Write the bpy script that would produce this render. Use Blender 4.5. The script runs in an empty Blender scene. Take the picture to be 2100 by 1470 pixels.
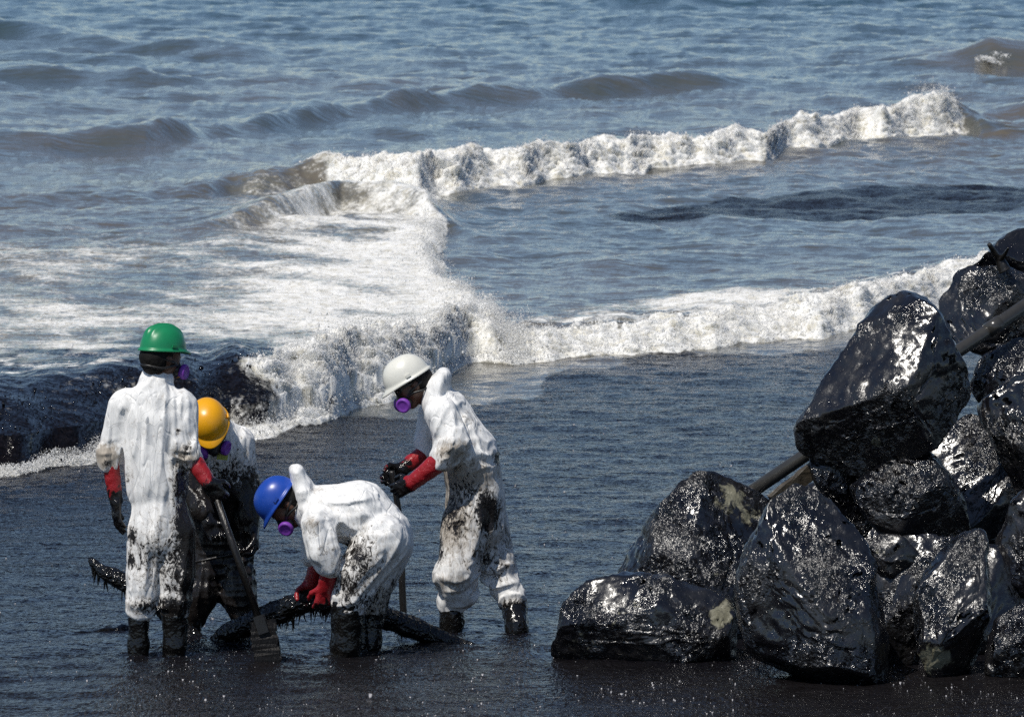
import bpy, bmesh, math, random
import numpy as np
from mathutils import Vector, Matrix

random.seed(7)
RNG = np.random.default_rng(11)
SC = bpy.context.scene
COL = SC.collection

# ------------------------------------------------------------------ camera
CAM_H = 4.6
FPX = 15560.0            # focal length in pixels of the 2100 px wide photograph
HORV = -450.0            # the horizon lies above the frame
PITCH = math.atan((735.0 - HORV) / FPX)
cam = bpy.data.cameras.new('camera')
cam.sensor_width = 36.0
cam.lens = 36.0 * FPX / 2100.0
cam.clip_start = 1.0
cam.clip_end = 9000.0
cam.dof.use_dof = True
cam.dof.focus_distance = 40.2
cam.dof.aperture_fstop = 16.0
cam_o = bpy.data.objects.new('camera', cam)
cam_o.location = (0, 0, CAM_H)
cam_o.rotation_euler = (math.pi / 2 - PITCH, 0, 0)
COL.objects.link(cam_o)
SC.camera = cam_o

# ------------------------------------------------------------------ light
SUN_DIR = Vector((-0.33, -0.44, 0.83)).normalized()      # towards the sun: high, to the left, a little behind the camera
SUN_EL = math.asin(SUN_DIR.z)
world = bpy.data.worlds.new('World')
SC.world = world
world.use_nodes = True
wn = world.node_tree
wn.nodes.clear()
w_out = wn.nodes.new('ShaderNodeOutputWorld')
w_bg = wn.nodes.new('ShaderNodeBackground')
w_sky = wn.nodes.new('ShaderNodeTexSky')
w_sky.sky_type = 'NISHITA'
w_sky.sun_disc = False
w_sky.sun_elevation = SUN_EL
w_sky.sun_rotation = math.atan2(SUN_DIR.x, SUN_DIR.y)
w_sky.altitude = 0.0
w_sky.air_density = 0.7
w_sky.dust_density = 0.15
w_sky.ozone_density = 2.2
w_bg.inputs['Strength'].default_value = 0.100
wn.links.new(w_sky.outputs[0], w_bg.inputs[0])
wn.links.new(w_bg.outputs[0], w_out.inputs[0])
sun = bpy.data.lights.new('sun', 'SUN')
sun.energy = 4.4
sun.angle = math.radians(0.53)
sun.color = (1.0, 0.955, 0.88)
sun_o = bpy.data.objects.new('sun', sun)
sun_o.rotation_euler = SUN_DIR.to_track_quat('Z', 'Y').to_euler()
COL.objects.link(sun_o)
vs = SC.view_settings
vs.view_transform = 'Standard'
vs.look = 'None'
vs.exposure = -0.12
vs.gamma = 1.0
vs.use_curve_mapping = False
SC.cycles.max_bounces = 8
SC.cycles.use_denoising = False
SC.cycles.sample_clamp_indirect = 4.0

# ------------------------------------------------------------------ helpers: photograph pixel <-> place
CP, SP = math.cos(PITCH), math.sin(PITCH)
def at(u, v, y):
    """point seen at photograph pixel (u, v) standing at distance y"""
    a = (u - 1050.0) / FPX
    b = -(v - 735.0) / FPX
    dy = CP + b * SP
    dz = -SP + b * CP
    t = y / dy
    return np.array((a * t, y, CAM_H + dz * t))

def ground_y(v):
    b = -(np.asarray(v, float) - 735.0) / FPX
    return -CAM_H * (CP + b * SP) / (-SP + b * CP)

def ground_v(y):
    # inverse of ground_y
    s = -CAM_H / np.asarray(y, float)           # dz/dy
    b = (s * CP + SP) / (CP - s * SP)
    return 735.0 - b * FPX

# ------------------------------------------------------------------ helpers: noise
_perm = RNG.permutation(256).astype(np.int64)
_perm = np.concatenate([_perm, _perm, _perm])
_g2 = np.stack([np.cos(np.linspace(0, 2 * np.pi, 256, endpoint=False)), np.sin(np.linspace(0, 2 * np.pi, 256, endpoint=False))], 1)
_g3 = RNG.normal(size=(256, 3)); _g3 /= np.linalg.norm(_g3, axis=1)[:, None]

def noise2(x, y, seed=0):
    x = np.asarray(x, float) + seed * 17.31; y = np.asarray(y, float) + seed * 9.77
    xi = np.floor(x).astype(np.int64); yi = np.floor(y).astype(np.int64)
    xf = x - xi; yf = y - yi
    xi &= 255; yi &= 255
    u = xf * xf * xf * (xf * (xf * 6 - 15) + 10); v = yf * yf * yf * (yf * (yf * 6 - 15) + 10)
    def g(ix, iy, fx, fy):
        h = _perm[_perm[ix] + iy]
        return _g2[h, 0] * fx + _g2[h, 1] * fy
    a = g(xi, yi, xf, yf); b = g(xi + 1, yi, xf - 1, yf)
    c = g(xi, yi + 1, xf, yf - 1); d = g(xi + 1, yi + 1, xf - 1, yf - 1)
    return ((a + u * (b - a)) * (1 - v) + (c + u * (d - c)) * v) * 1.5

def noise3(p, seed=0):
    p = np.asarray(p, float) + np.array((seed * 13.7, seed * 7.1, seed * 3.9))
    i = np.floor(p).astype(np.int64); f = p - i; i &= 255
    w = f * f * f * (f * (f * 6 - 15) + 10)
    out = 0
    for dx in (0, 1):
        wx = w[:, 0] if dx else 1 - w[:, 0]
        for dy in (0, 1):
            wy = w[:, 1] if dy else 1 - w[:, 1]
            for dz in (0, 1):
                wz = w[:, 2] if dz else 1 - w[:, 2]
                h = _perm[_perm[_perm[i[:, 0] + dx] + i[:, 1] + dy] + i[:, 2] + dz]
                g = _g3[h]
                out = out + wx * wy * wz * (g[:, 0] * (f[:, 0] - dx) + g[:, 1] * (f[:, 1] - dy) + g[:, 2] * (f[:, 2] - dz))
    return out * 1.5

def fbm2(x, y, oct=4, seed=0, gain=0.5):
    s = 0; a = 1.0; f = 1.0
    for k in range(oct):
        s = s + a * noise2(x * f, y * f, seed + k); a *= gain; f *= 2.03
    return s

def fbm3(p, oct=4, seed=0, gain=0.5):
    s = 0; a = 1.0; f = 1.0
    for k in range(oct):
        s = s + a * noise3(p * f, seed + k); a *= gain; f *= 2.03
    return s

def sstep(a, b, x):
    t = np.clip((np.asarray(x, float) - a) / (b - a), 0, 1)
    return t * t * (3 - 2 * t)

# ------------------------------------------------------------------ helpers: objects
def tag(o, label=None, cat=None, group=None, kind=None):
    if label: o['label'] = label
    if cat: o['category'] = cat
    if group: o['group'] = group
    if kind: o['kind'] = kind
    return o

def empty(name, loc):
    o = bpy.data.objects.new(name, None)
    o.location = tuple(loc); o.empty_display_size = 0.1
    COL.objects.link(o)
    return o

def link_mesh(name, me, mat, parent=None):
    o = bpy.data.objects.new(name, me)
    if mat: me.materials.append(mat)
    COL.objects.link(o)
    if parent is not None:
        o.parent = parent
        loc = Vector((0, 0, 0)); q = parent
        while q is not None:
            loc += q.location; q = q.parent
        o.matrix_parent_inverse = Matrix.Identity(4)
        o.location = -loc
    return o

def mesh_from(name, V, F, mat, parent=None, smooth=True, attrs=None):
    """V (n,3) world points, F (m,3|4) faces -> one mesh object"""
    V = np.asarray(V, np.float32); F = np.asarray(F, np.int32)
    k = F.shape[1]
    me = bpy.data.meshes.new(name)
    me.vertices.add(len(V)); me.vertices.foreach_set('co', V.ravel())
    me.loops.add(F.size); me.loops.foreach_set('vertex_index', F.ravel())
    me.polygons.add(len(F))
    me.polygons.foreach_set('loop_start', np.arange(0, F.size, k, dtype=np.int32))
    me.polygons.foreach_set('loop_total', np.full(len(F), k, np.int32))
    me.polygons.foreach_set('use_smooth', np.full(len(F), smooth))
    me.update(calc_edges=True)
    for an, arr in (attrs or {}).items():
        a = me.attributes.new(an, 'FLOAT', 'POINT')
        a.data.foreach_set('value', np.asarray(arr, np.float32))
    return link_mesh(name, me, mat, parent)

def bm_object(name, bm, mat, parent=None, smooth=True):
    me = bpy.data.meshes.new(name)
    bmesh.ops.recalc_face_normals(bm, faces=bm.faces)
    bm.to_mesh(me); bm.free()
    if smooth:
        me.polygons.foreach_set('use_smooth', [True] * len(me.polygons))
    return link_mesh(name, me, mat, parent)

# ------------------------------------------------------------------ helpers: signed distance surfaces
def smin(a, b, k):
    h = np.clip(0.5 + 0.5 * (b - a) / k, 0, 1)
    return b + (a - b) * h - k * h * (1 - h)

def cone(a, b, ra, rb, e=None, s=1.0, k=None):
    return dict(a=np.asarray(a, float), b=np.asarray(b, float), ra=ra, rb=rb, e=None if e is None else np.asarray(e, float) / np.linalg.norm(e), s=s, k=k)

def prim_dist(p, q):
    ab = q['b'] - q['a']; L = max(ab @ ab, 1e-9)
    ap = p - q['a']
    t = np.clip((ap @ ab) / L, 0, 1)
    off = ap - t[..., None] * ab
    if q['e'] is not None:
        c = off @ q['e']
        off = off + (c * (1.0 / q['s'] - 1.0))[..., None] * q['e']
    r = q['ra'] + (q['rb'] - q['ra']) * t
    return np.sqrt((off * off).sum(-1)) - r

def surface(prims, vox, k=0.03, disp=None, cuts=None, relax=2):
    lo = np.min([np.minimum(q['a'], q['b']) - max(q['ra'], q['rb']) * max(1, q['s']) for q in prims], 0) - 3 * vox - 0.02
    hi = np.max([np.maximum(q['a'], q['b']) + max(q['ra'], q['rb']) * max(1, q['s']) for q in prims], 0) + 3 * vox + 0.02
    n = np.ceil((hi - lo) / vox).astype(int) + 1
    ax = [lo[i] + vox * np.arange(n[i]) for i in range(3)]
    D = np.full(n, 1.0)
    for q in prims:
        m = max(q['ra'], q['rb']) * max(1, q['s']) + 0.07
        l = np.minimum(q['a'], q['b']) - m; h = np.maximum(q['a'], q['b']) + m
        sl = []
        for i in range(3):
            i0 = max(0, int((l[i] - lo[i]) / vox)); i1 = min(n[i], int((h[i] - lo[i]) / vox) + 2)
            sl.append(slice(i0, i1))
        P = np.stack(np.meshgrid(ax[0][sl[0]], ax[1][sl[1]], ax[2][sl[2]], indexing='ij'), -1)
        d = prim_dist(P, q)
        D[tuple(sl)] = smin(D[tuple(sl)], d, q['k'] or k)
    if disp is not None:
        idx = np.nonzero(np.abs(D) < 0.045)
        P = np.stack([ax[i][idx[i]] for i in range(3)], -1)
        D[idx] -= disp(P)
    if cuts is not None:                                  # planes (point, outward normal): what lies outside is cut away
        P = np.stack(np.meshgrid(*ax, indexing='ij'), -1)
        for pt, nn in cuts:
            D = np.maximum(D, (P - np.asarray(pt)) @ (np.asarray(nn) / np.linalg.norm(nn)))
    V, F = surface_nets(D, lo, vox)
    E = np.concatenate([F[:, [0, 1]], F[:, [1, 2]], F[:, [2, 3]], F[:, [3, 0]]]); E = np.concatenate([E, E[:, ::-1]])
    deg = np.bincount(E[:, 0], minlength=len(V))[:, None]
    for w in [0.5, -0.52] * relax:
        S = np.stack([np.bincount(E[:, 0], V[E[:, 1], i], len(V)) for i in range(3)], 1) / deg
        V = V + w * (S - V)
    return V, F

def surface_nets(D, lo, vox):
    S = D < 0
    nx, ny, nz = D.shape
    cnt = np.zeros((nx - 1, ny - 1, nz - 1), np.int8)
    for dx in (0, 1):
        for dy in (0, 1):
            for dz in (0, 1):
                cnt += S[dx:nx - 1 + dx, dy:ny - 1 + dy, dz:nz - 1 + dz]
    act = (cnt > 0) & (cnt < 8)
    ids = -np.ones(act.shape, np.int64)
    c = np.argwhere(act)
    ids[act] = np.arange(len(c))
    acc = np.zeros((len(c), 3)); num = np.zeros(len(c))
    corners = [(0, 0, 0), (1, 0, 0), (0, 1, 0), (1, 1, 0), (0, 0, 1), (1, 0, 1), (0, 1, 1), (1, 1, 1)]
    vals = {o: D[c[:, 0] + o[0], c[:, 1] + o[1], c[:, 2] + o[2]] for o in corners}
    for o in corners:
        for axn in range(3):
            if o[axn]: continue
            o2 = list(o); o2[axn] = 1; o2 = tuple(o2)
            a = vals[o]; b = vals[o2]
            m = (a < 0) != (b < 0)
            t = np.where(m, a / np.where(m, a - b, 1), 0)
            p = np.tile(np.array(o, float), (len(c), 1)); p[:, axn] = t
            acc[m] += p[m]; num[m] += 1
    V = lo + vox * (c + acc / num[:, None])
    F = []
    for axn in range(3):
        sl0 = [slice(1, -1)] * 3; sl1 = [slice(1, -1)] * 3
        sl0[axn] = slice(0, -1); sl1[axn] = slice(1, None)
        a = S[tuple(sl0)]; b = S[tuple(sl1)]
        e = np.argwhere(a != b)
        if not len(e): continue
        off = np.ones(3, int); off[axn] = 0
        e0 = e + off
        u, v = [(1, 2), (2, 0), (0, 1)][axn]
        def cid(du, dv):
            q = e0.copy(); q[:, u] -= du; q[:, v] -= dv
            return ids[q[:, 0], q[:, 1], q[:, 2]]
        quad = np.stack([cid(1, 1), cid(0, 1), cid(0, 0), cid(1, 0)], 1)
        flip = ~a[tuple(e.T)]
        quad[flip] = quad[flip][:, ::-1]
        F.append(quad)
    return V, np.concatenate(F)

# ------------------------------------------------------------------ helpers: materials
class NT:
    def __init__(self, name):
        self.m = bpy.data.materials.new(name); self.m.use_nodes = True
        self.t = self.m.node_tree; self.t.nodes.clear()
        self.out = self.t.nodes.new('ShaderNodeOutputMaterial')
    def n(self, typ, **kw):
        nd = self.t.nodes.new(typ)
        for k, v in kw.items(): setattr(nd, k, v)
        return nd
    def set(self, sock, v):
        if isinstance(v, bpy.types.NodeSocket): self.t.links.new(v, sock)
        elif isinstance(v, (tuple, list)) and len(v) == 3 and sock.type == 'RGBA': sock.default_value = (*v, 1)
        else: sock.default_value = v
    def math(self, op, a, b=0.0, c=0.0, clamp=False):
        nd = self.n('ShaderNodeMath', operation=op, use_clamp=clamp)
        self.set(nd.inputs[0], a); self.set(nd.inputs[1], b); self.set(nd.inputs[2], c)
        return nd.outputs[0]
    def attr(self, name):
        return self.n('ShaderNodeAttribute', attribute_name=name).outputs['Fac']
    def pos(self, scale=(1, 1, 1), rot=(0, 0, 0), src=None):
        mp = self.n('ShaderNodeMapping')
        self.set(mp.inputs[0], src or self.n('ShaderNodeNewGeometry').outputs['Position'])
        mp.inputs['Scale'].default_value = scale; mp.inputs['Rotation'].default_value = rot
        return mp.outputs[0]
    def noise(self, vec, scale, detail=4, rough=0.5, dist=0.0, typ=None):
        nd = self.n('ShaderNodeTexNoise')
        if typ: nd.noise_type = typ
        self.set(nd.inputs['Vector'], vec); nd.inputs['Scale'].default_value = scale
        nd.inputs['Detail'].default_value = detail; nd.inputs['Roughness'].default_value = rough
        nd.inputs['Distortion'].default_value = dist
        return nd.outputs['Fac']
    def vor(self, vec, scale, feature='F1'):
        nd = self.n('ShaderNodeTexVoronoi', feature=feature)
        self.set(nd.inputs['Vector'], vec); nd.inputs['Scale'].default_value = scale
        return nd.outputs['Distance']
    def step(self, x, a, b, lo=0.0, hi=1.0):
        nd = self.n('ShaderNodeMapRange', interpolation_type='SMOOTHSTEP')
        self.set(nd.inputs[0], x); self.set(nd.inputs[1], a); self.set(nd.inputs[2], b)
        self.set(nd.inputs[3], lo); self.set(nd.inputs[4], hi)
        return nd.outputs[0]
    def mix(self, f, a, b):
        nd = self.n('ShaderNodeMix', data_type='RGBA')
        self.set(nd.inputs[0], f); self.set(nd.inputs[6], a); self.set(nd.inputs[7], b)
        return nd.outputs[2]
    def fmix(self, f, a, b):
        nd = self.n('ShaderNodeMix', data_type='FLOAT')
        self.set(nd.inputs[0], f); self.set(nd.inputs[2], a); self.set(nd.inputs[3], b)
        return nd.outputs[0]
    def bump(self, h, strength, dist, normal=None):
        nd = self.n('ShaderNodeBump')
        self.set(nd.inputs['Height'], h); self.set(nd.inputs['Strength'], strength); self.set(nd.inputs['Distance'], dist)
        if normal is not None: self.set(nd.inputs['Normal'], normal)
        return nd.outputs[0]
    def bsdf(self, color, rough=0.5, ior=1.45, normal=None, spec=0.5, **kw):
        nd = self.n('ShaderNodeBsdfPrincipled')
        self.set(nd.inputs['Base Color'], color); self.set(nd.inputs['Roughness'], rough); self.set(nd.inputs['IOR'], ior)
        self.set(nd.inputs['Specular IOR Level'], spec)
        if normal is not None: self.set(nd.inputs['Normal'], normal)
        for k, v in kw.items(): self.set(nd.inputs[k], v)
        return nd.outputs[0]
    def mixs(self, f, a, b):
        nd = self.n('ShaderNodeMixShader')
        self.set(nd.inputs[0], f); self.t.links.new(a, nd.inputs[1]); self.t.links.new(b, nd.inputs[2])
        return nd.outputs[0]
    def done(self, sh):
        self.t.links.new(sh, self.out.inputs[0]); return self.m

# ------------------------------------------------------------------ the sea
def sea_material():
    T = NT('sea_water')
    foam = T.attr('foam'); oil = T.attr('oil'); silt = T.attr('silt'); thick = T.attr('thick'); calm = T.attr('calm')
    P = T.pos()
    n_big = T.noise(T.pos((1, 1, 1)), 0.9, 5, 0.55)
    n_mid = T.noise(P, 7.0, 6, 0.62)
    n_fin = T.noise(P, 38.0, 5, 0.65)
    # body colour
    col = T.mix(silt, (0.014, 0.052, 0.066), (0.120, 0.104, 0.080))
    col = T.mix(T.math('MULTIPLY', T.step(n_big, 0.35, 0.7), 0.5), col, (0.045, 0.068, 0.075))
    col = T.mix(T.math('MULTIPLY', T.step(foam, 0.15, 0.8), 0.75), col, T.mix(n_mid, (0.20, 0.185, 0.14), (0.34, 0.325, 0.27)))
    # oil film, broken up along its edge
    om = T.math('ADD', oil, T.math('MULTIPLY', T.math('SUBTRACT', n_mid, 0.5), 1.1))
    om = T.step(om, 0.42, 0.62)
    streak = T.noise(T.pos((0.9, 0.22, 1.0), (0, 0, 0.02)), 46.0, 3, 0.65, 0.2)
    broad = T.noise(T.pos((0.4, 1.0, 1.0)), 2.2, 4, 0.6)
    filmlet = T.step(T.math('ADD', streak, T.math('MULTIPLY', T.math('SUBTRACT', broad, 0.5), 0.45)), 0.38, 0.62)
    oilcol = T.mix(T.step(n_fin, 0.4, 0.7), (0.0035, 0.0035, 0.005), (0.010, 0.009, 0.012))
    oilcol = T.mix(thick, oilcol, T.mix(n_mid, (0.005, 0.0045, 0.005), (0.013, 0.0115, 0.0125)))
    col = T.mix(om, col, oilcol)
    # ripples
    r1 = T.noise(T.pos((0.55, 1.0, 1.0), (0, 0, 0.15)), 3.2, 4, 0.55)
    r2 = T.noise(T.pos((0.6, 0.8, 1.0), (0, 0, -0.2)), 9.0, 3, 0.6)
    r3 = T.noise(T.pos((0.9, 0.28, 1.0)), 48.0, 2, 0.6)
    h = T.math('ADD', T.math('MULTIPLY', r1, T.fmix(om, 0.10, 0.055)), T.math('ADD', T.math('MULTIPLY', r2, T.fmix(om, 0.030, 0.030)), T.math('MULTIPLY', r3, T.fmix(om, 0.003, 0.030))))
    nrm = T.bump(h, T.fmix(om, T.fmix(T.step(foam, 0.1, 0.6), T.fmix(calm, 0.40, 0.36), 1.1), T.fmix(T.attr('sheet'), T.fmix(thick, 1.1, 0.75), 0.34)), 1.0)
    rough = T.fmix(om, 0.07, T.fmix(thick, 0.16, 0.20))
    spec = T.fmix(thick, 0.36, 0.16)
    spec = T.fmix(om, 0.5, T.math('MULTIPLY', spec, T.fmix(filmlet, 0.08, 1.5)))
    water = T.bsdf(col, rough, 1.34, nrm, spec)
    # foam
    fn = T.math('ADD', T.math('MULTIPLY', T.noise(T.pos((0.75, 0.8, 1)), 3.2, 7, 0.70, 0.5), 0.80), T.math('MULTIPLY', n_fin, 0.30))
    spk = T.noise(T.pos((0.9, 0.35, 1.0)), 24.0, 4, 0.65)
    fn = T.math('ADD', fn, T.math('MULTIPLY', T.math('SUBTRACT', spk, 0.5), 0.55))
    fm = T.math('ADD', foam, T.math('MULTIPLY', T.math('SUBTRACT', fn, 0.55), 1.9))
    fm = T.step(fm, 0.32, 0.98)
    fcol = T.mix(T.step(n_mid, 0.34, 0.56), (0.58, 0.555, 0.48), (0.86, 0.85, 0.81))
    fb = T.bump(T.math('ADD', T.math('MULTIPLY', n_mid, 0.05), T.math('MULTIPLY', n_fin, 0.016)), 0.8, 1.0)
    foamsh = T.bsdf(fcol, 0.7, 1.33, fb, 0.3, **{'Subsurface Weight': 0.8, 'Subsurface Radius': (1.0, 1.0, 1.0), 'Subsurface Scale': 0.09})
    return T.done(T.mixs(fm, water, foamsh))

A_PTS = [(-900, 1090), (-200, 1000), (0, 976), (200, 945), (360, 925), (510, 900), (620, 878), (705, 855), (800, 822), (880, 785), (960, 748), (1040, 742), (1180, 736), (1400, 722), (1560, 702), (1700, 690), (1800, 662), (1950, 628), (2100, 605), (3000, 560)]
B_PTS = [(-900, 470), (0, 440), (300, 425), (480, 408), (620, 402), (700, 405), (860, 410), (1000, 388), (1200, 362), (1330, 345), (1570, 328), (1610, 311), (1760, 290), (1980, 279), (2100, 285), (3000, 270)]
C_PTS = [(-900, 560), (300, 520), (450, 505), (600, 478), (700, 455), (800, 462), (925, 480), (1000, 500), (3000, 520)]
def pl(pts, u):
    a = np.array(pts, float)
    return np.interp(u, a[:, 0], a[:, 1])

def wave(d, h, Lf, Lb, plate=0.0):
    up = sstep(0, 1, d / Lf)
    dn = np.exp(-np.clip((d - Lf - plate) / Lb, 0, 9) ** 1.6)
    return h * up * dn

def build_sea():
    us = np.concatenate([[-30000, -14000, -7000, -4000, -2600, -1800, -1300], np.linspace(-1000, -60, 40, endpoint=False), np.arange(-60, 2160, 4.2), np.linspace(2160, 3200, 40), [3600, 4300, 5500, 8000, 15000, 30000]])
    yA = ground_y(pl(A_PTS, us) + 9 * noise2(us / 85.0, us * 0 + 3.3))
    yB = ground_y(pl(B_PTS, us) + 6 * noise2(us / 70.0, us * 0 + 1.7))
    y0 = np.full_like(us, 33.0)
    def seg(a, b, n, p=1.0):
        t = (np.arange(n) / n) ** p
        return a[None, :] + (b - a)[None, :] * t[:, None]
    yf = np.full_like(us, 175.0)
    rows = [seg(y0, yA - 0.4, 390), seg(yA - 0.4, yA + 3.0, 205), seg(yA + 3.0, yB - 0.4, 310), seg(yB - 0.4, yB + 2.4, 115), seg(yB + 2.4, yf, 250)]
    far = 175.0 * (9000.0 / 175.0) ** (np.arange(36) / 35.0)
    rows.append(far[:, None] + 0 * us[None, :])
    Y = np.concatenate(rows, 0)
    U = np.broadcast_to(us[None, :], Y.shape)
    V = ground_v(Y)
    X = (U - 1050.0) / FPX * Y / math.cos(math.atan(0)) * 1.0
    X = X / (CP + (-(V - 735.0) / FPX) * SP)
    dA = Y - yA[None, :]; dB = Y - yB[None, :]
    inside = 1.0
    # -- large waves
    hA = pl([(-900, .30), (0, .31), (300, .34), (450, .35), (540, .34), (700, .31), (800, .28), (900, .22), (1040, .14), (1200, .12), (1400, .14), (1700, .20), (1950, .25), (3000, .25)], U)
    hB = pl([(-900, .04), (300, .08), (480, .18), (690, .32), (860, .38), (1330, .27), (1580, .27), (1800, .34), (1890, .42), (1940, .36), (1985, .22), (2040, .14), (2100, .12), (3000, .12)], U)
    ampA = 1 + 0.28 * noise2(U / 90.0, U * 0 + 2.0)
    ampB = 1 + 0.28 * noise2(U / 70.0, U * 0 + 4.0)
    LfA = pl([(0, 2.3), (330, 2.1), (520, 1.6), (700, 1.2), (1000, 0.9), (1300, 1.1), (3000, 1.1)], U)
    # tumbling fronts: the distance to the foot and the height both wander over the face
    wobA = 0.45 * noise2(X * 1.6, Y * 1.1, 101) + 0.22 * noise2(X * 4.0, Y * 2.6, 102)
    wobB = 0.35 * noise2(X * 1.1, Y * 0.9, 103) + 0.30 * noise2(X * 3.0, Y * 2.2, 104)
    tumble = sstep(600, 740, U)
    wA = wave(dA + wobA * (0.04 + 0.7 * tumble) * sstep(0, 0.3, dA), hA * ampA, LfA, 3.0, 0.3)
    wA = wA * (1 + tumble * (0.30 * noise2(X * 2.4, Y * 2.0, 105) + 0.22 * noise2(X * 6.0, Y * 4.5, 106)))
    surf = sstep(650, 740, U)
    wB = wave(dB + wobB * surf * sstep(0, 0.3, dB), hB * ampB, 1.3, 2.6, 0.2)
    wB = wB * (1 + surf * 0.16 * noise2(X * 1.7, Y * 1.6, 107) + surf * 0.18 * noise2(X * 4.2, Y * 3.4, 108))
    dC = Y - ground_y(pl(C_PTS, U))
    hC = pl([(350, 0), (480, .14), (650, .30), (800, .30), (900, .22), (945, .05), (1000, 0)], U)
    wC = wave(dC, hC, 0.9, 2.2)
    Z = wA + wB + wC
    # far swells, unbroken
    def swell(pts, hts, Lf, Lb):
        d = Y - ground_y(pl(pts, U)) + 0.9 * noise2(X * 0.45, Y * 0.05, 31)
        m = pl(hts, U)
        return wave(d, m * (1 + 0.35 * noise2(X * 0.5, Y * 0.1, 33)), Lf, Lb)
    Z = Z + swell([(-300, 318), (0, 315), (150, 310), (300, 306), (450, 285), (600, 258), (800, 228), (1000, 212), (1200, 196), (1400, 186), (1600, 190)],
                  [(-300, .2), (60, .20), (200, .26), (330, .31), (430, .12), (500, .08), (560, .20), (640, .25), (720, .10), (830, .22), (900, .14), (980, .20), (1080, .10), (1230, .22), (1330, .16), (1400, .17), (1600, .05)], 1.5, 2.2)
    Z = Z + swell([(-300, 95), (0, 92), (200, 105), (400, 120), (560, 128)], [(-300, .3), (40, .32), (200, .25), (300, .12), (400, .2), (600, .05)], 2.6, 4.0)
    Z = Z + swell([(-300, 170), (0, 175), (200, 178), (400, 180)], [(-300, .2), (100, .26), (200, .1), (280, .26), (420, .05)], 2.0, 3.0)
    Z = Z + swell([(1700, 160), (1900, 152), (2100, 150), (2600, 150)], [(1750, 0), (1900, .20), (2030, .40), (2100, .34), (2600, .3)], 2.2, 3.0)
    Z = Z + swell([(1250, 14), (1500, 22)], [(1200, 0), (1330, .35), (1450, .1), (1500, 0)], 3, 4)
    Z = Z + swell([(1900, 262), (2200, 250)], [(1960, 0), (2020, .2), (2200, .3)], 1.4, 2.5)
    # -- breakers' surge: the foaming field stands a little higher than the clear water right of it
    ue = pl([(380, 900), (440, 890), (470, 925), (490, 905), (560, 905), (600, 940), (650, 995), (690, 1040), (745, 1050), (760, 1050)], V) + 18 * noise2(V / 26.0, V * 0 + 4.4) + 26 * fbm2(X * 1.3, Y * 0.5, 3, 64)
    surge = sstep(4, -34, U - ue) * sstep(395, 470, V) * (dA > LfA * 0.3)
    Z = Z + 0.13 * surge
    # -- chop
    open_w = sstep(900, 300, V)
    chop = 0.060 * fbm2(X * 0.35 + 0.12 * Y, Y * 0.30, 4, 3) * sstep(420, 180, V)
    chop = chop + 0.055 * (0.15 + open_w) * fbm2(X * 0.8, Y * 0.55, 4, 12) 
    ph = Y * 1.05 + 0.35 * X + 2.6 * fbm2(X * 0.16, Y * 0.10, 3, 14)
    chop = chop + 0.085 * (np.abs(np.sin(ph * 0.5)) ** 0.7 * -1.0 + 0.6) * -1.0 * sstep(-0.25, 0.55, fbm2(X * 0.22, Y * 0.07, 3, 15)) * sstep(330, 200, V)
    rp = 0.010 * fbm2(X * 2.6 + 0.3 * Y, Y * 2.6, 4, 21, 0.6)
    Z = Z + chop + rp
    for (fu, fv_) in ((283, 1345), (358, 1345), (388, 1303), (510, 1303), (708, 1338), (755, 1330), (926, 1293), (1060, 1300), (828, 1292), (548, 1352), (660, 1300), (960, 1325), (1150, 1355)):
        fy = float(ground_y(fv_)); fx = at(fu, fv_, fy)[0]
        rr_ = np.hypot(X - fx, Y - fy)
        Z = Z + 0.007 * np.sin(rr_ * 42.0 + fu) * np.exp(-rr_ / 0.22) * (rr_ < 1.4)
    fade = sstep(2200, 175, Y)
    Z = Z * fade
    # -- foam cover
    nb = fbm2(X * 0.45, Y * 0.18, 4, 41)
    uu = [0, 300, 400, 500, 600, 700, 850, 905]
    vv = [340, 360, 400, 425, 470, 510, 545, 575, 605, 640, 700, 760]
    tb = np.array([[0, 0, 0, 0, 0, .3, .7, .7],
                   [0, 0, 0, .05, .40, .85, 1, 1],
                   [0, 0, .1, .35, .55, .80, 1.1, 1],
                   [.05, .10, .30, .50, .62, .75, 1.0, 1.1],
                   [.05, .10, .20, .32, .55, .85, .95, 1.1],
                   [.20, .28, .40, .60, .75, .9, 1.0, 1.1],
                   [.52, .56, .60, .66, .72, .9, 1.0, 1.1],
                   [.40, .42, .52, .75, .72, .80, .9, 1.1],
                   [.34, .40, .46, .66, .72, .78, .88, 1.05],
                   [.52, .48, .52, .66, .76, .84, .9, 1.1],
                   [.64, .62, .64, .76, .88, .98, 1.0, 1.1],
                   [.68, .68, .68, .85, 1., 1.05, 1.1, 1.1]])
    fi = np.clip(np.interp(U, uu, np.arange(len(uu))), 0, len(uu) - 1.001); vi = np.clip(np.interp(V, vv, np.arange(len(vv))), 0, len(vv) - 1.001)
    i0 = fi.astype(int); j0 = vi.astype(int); fu = fi - i0; fv = vi - j0
    field = (tb[j0, i0] * (1 - fu) + tb[j0, i0 + 1] * fu) * (1 - fv) + (tb[j0 + 1, i0] * (1 - fu) + tb[j0 + 1, i0 + 1] * fu) * fv
    field = field * sstep(2, -10, U - ue) * (dA > 0) * sstep(335, 350, V)
    field = field * (0.90 + 0.28 * nb + 0.55 * fbm2(X * 1.1 + 0.3 * Y, Y * 0.42, 5, 47, 0.62) * sstep(1000, 700, U))
    # W1
    mB = sstep(640, 715, U) * sstep(1996, 1930, U + 30 * noise2(X * 1.3, Y * 0.8, 46))
    fB = 1.6 * mB * sstep(-0.12, 0.05, dB) * sstep(2.9, 1.4, dB + 0.5 * noise2(X * 1.2, Y, 44))
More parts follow.
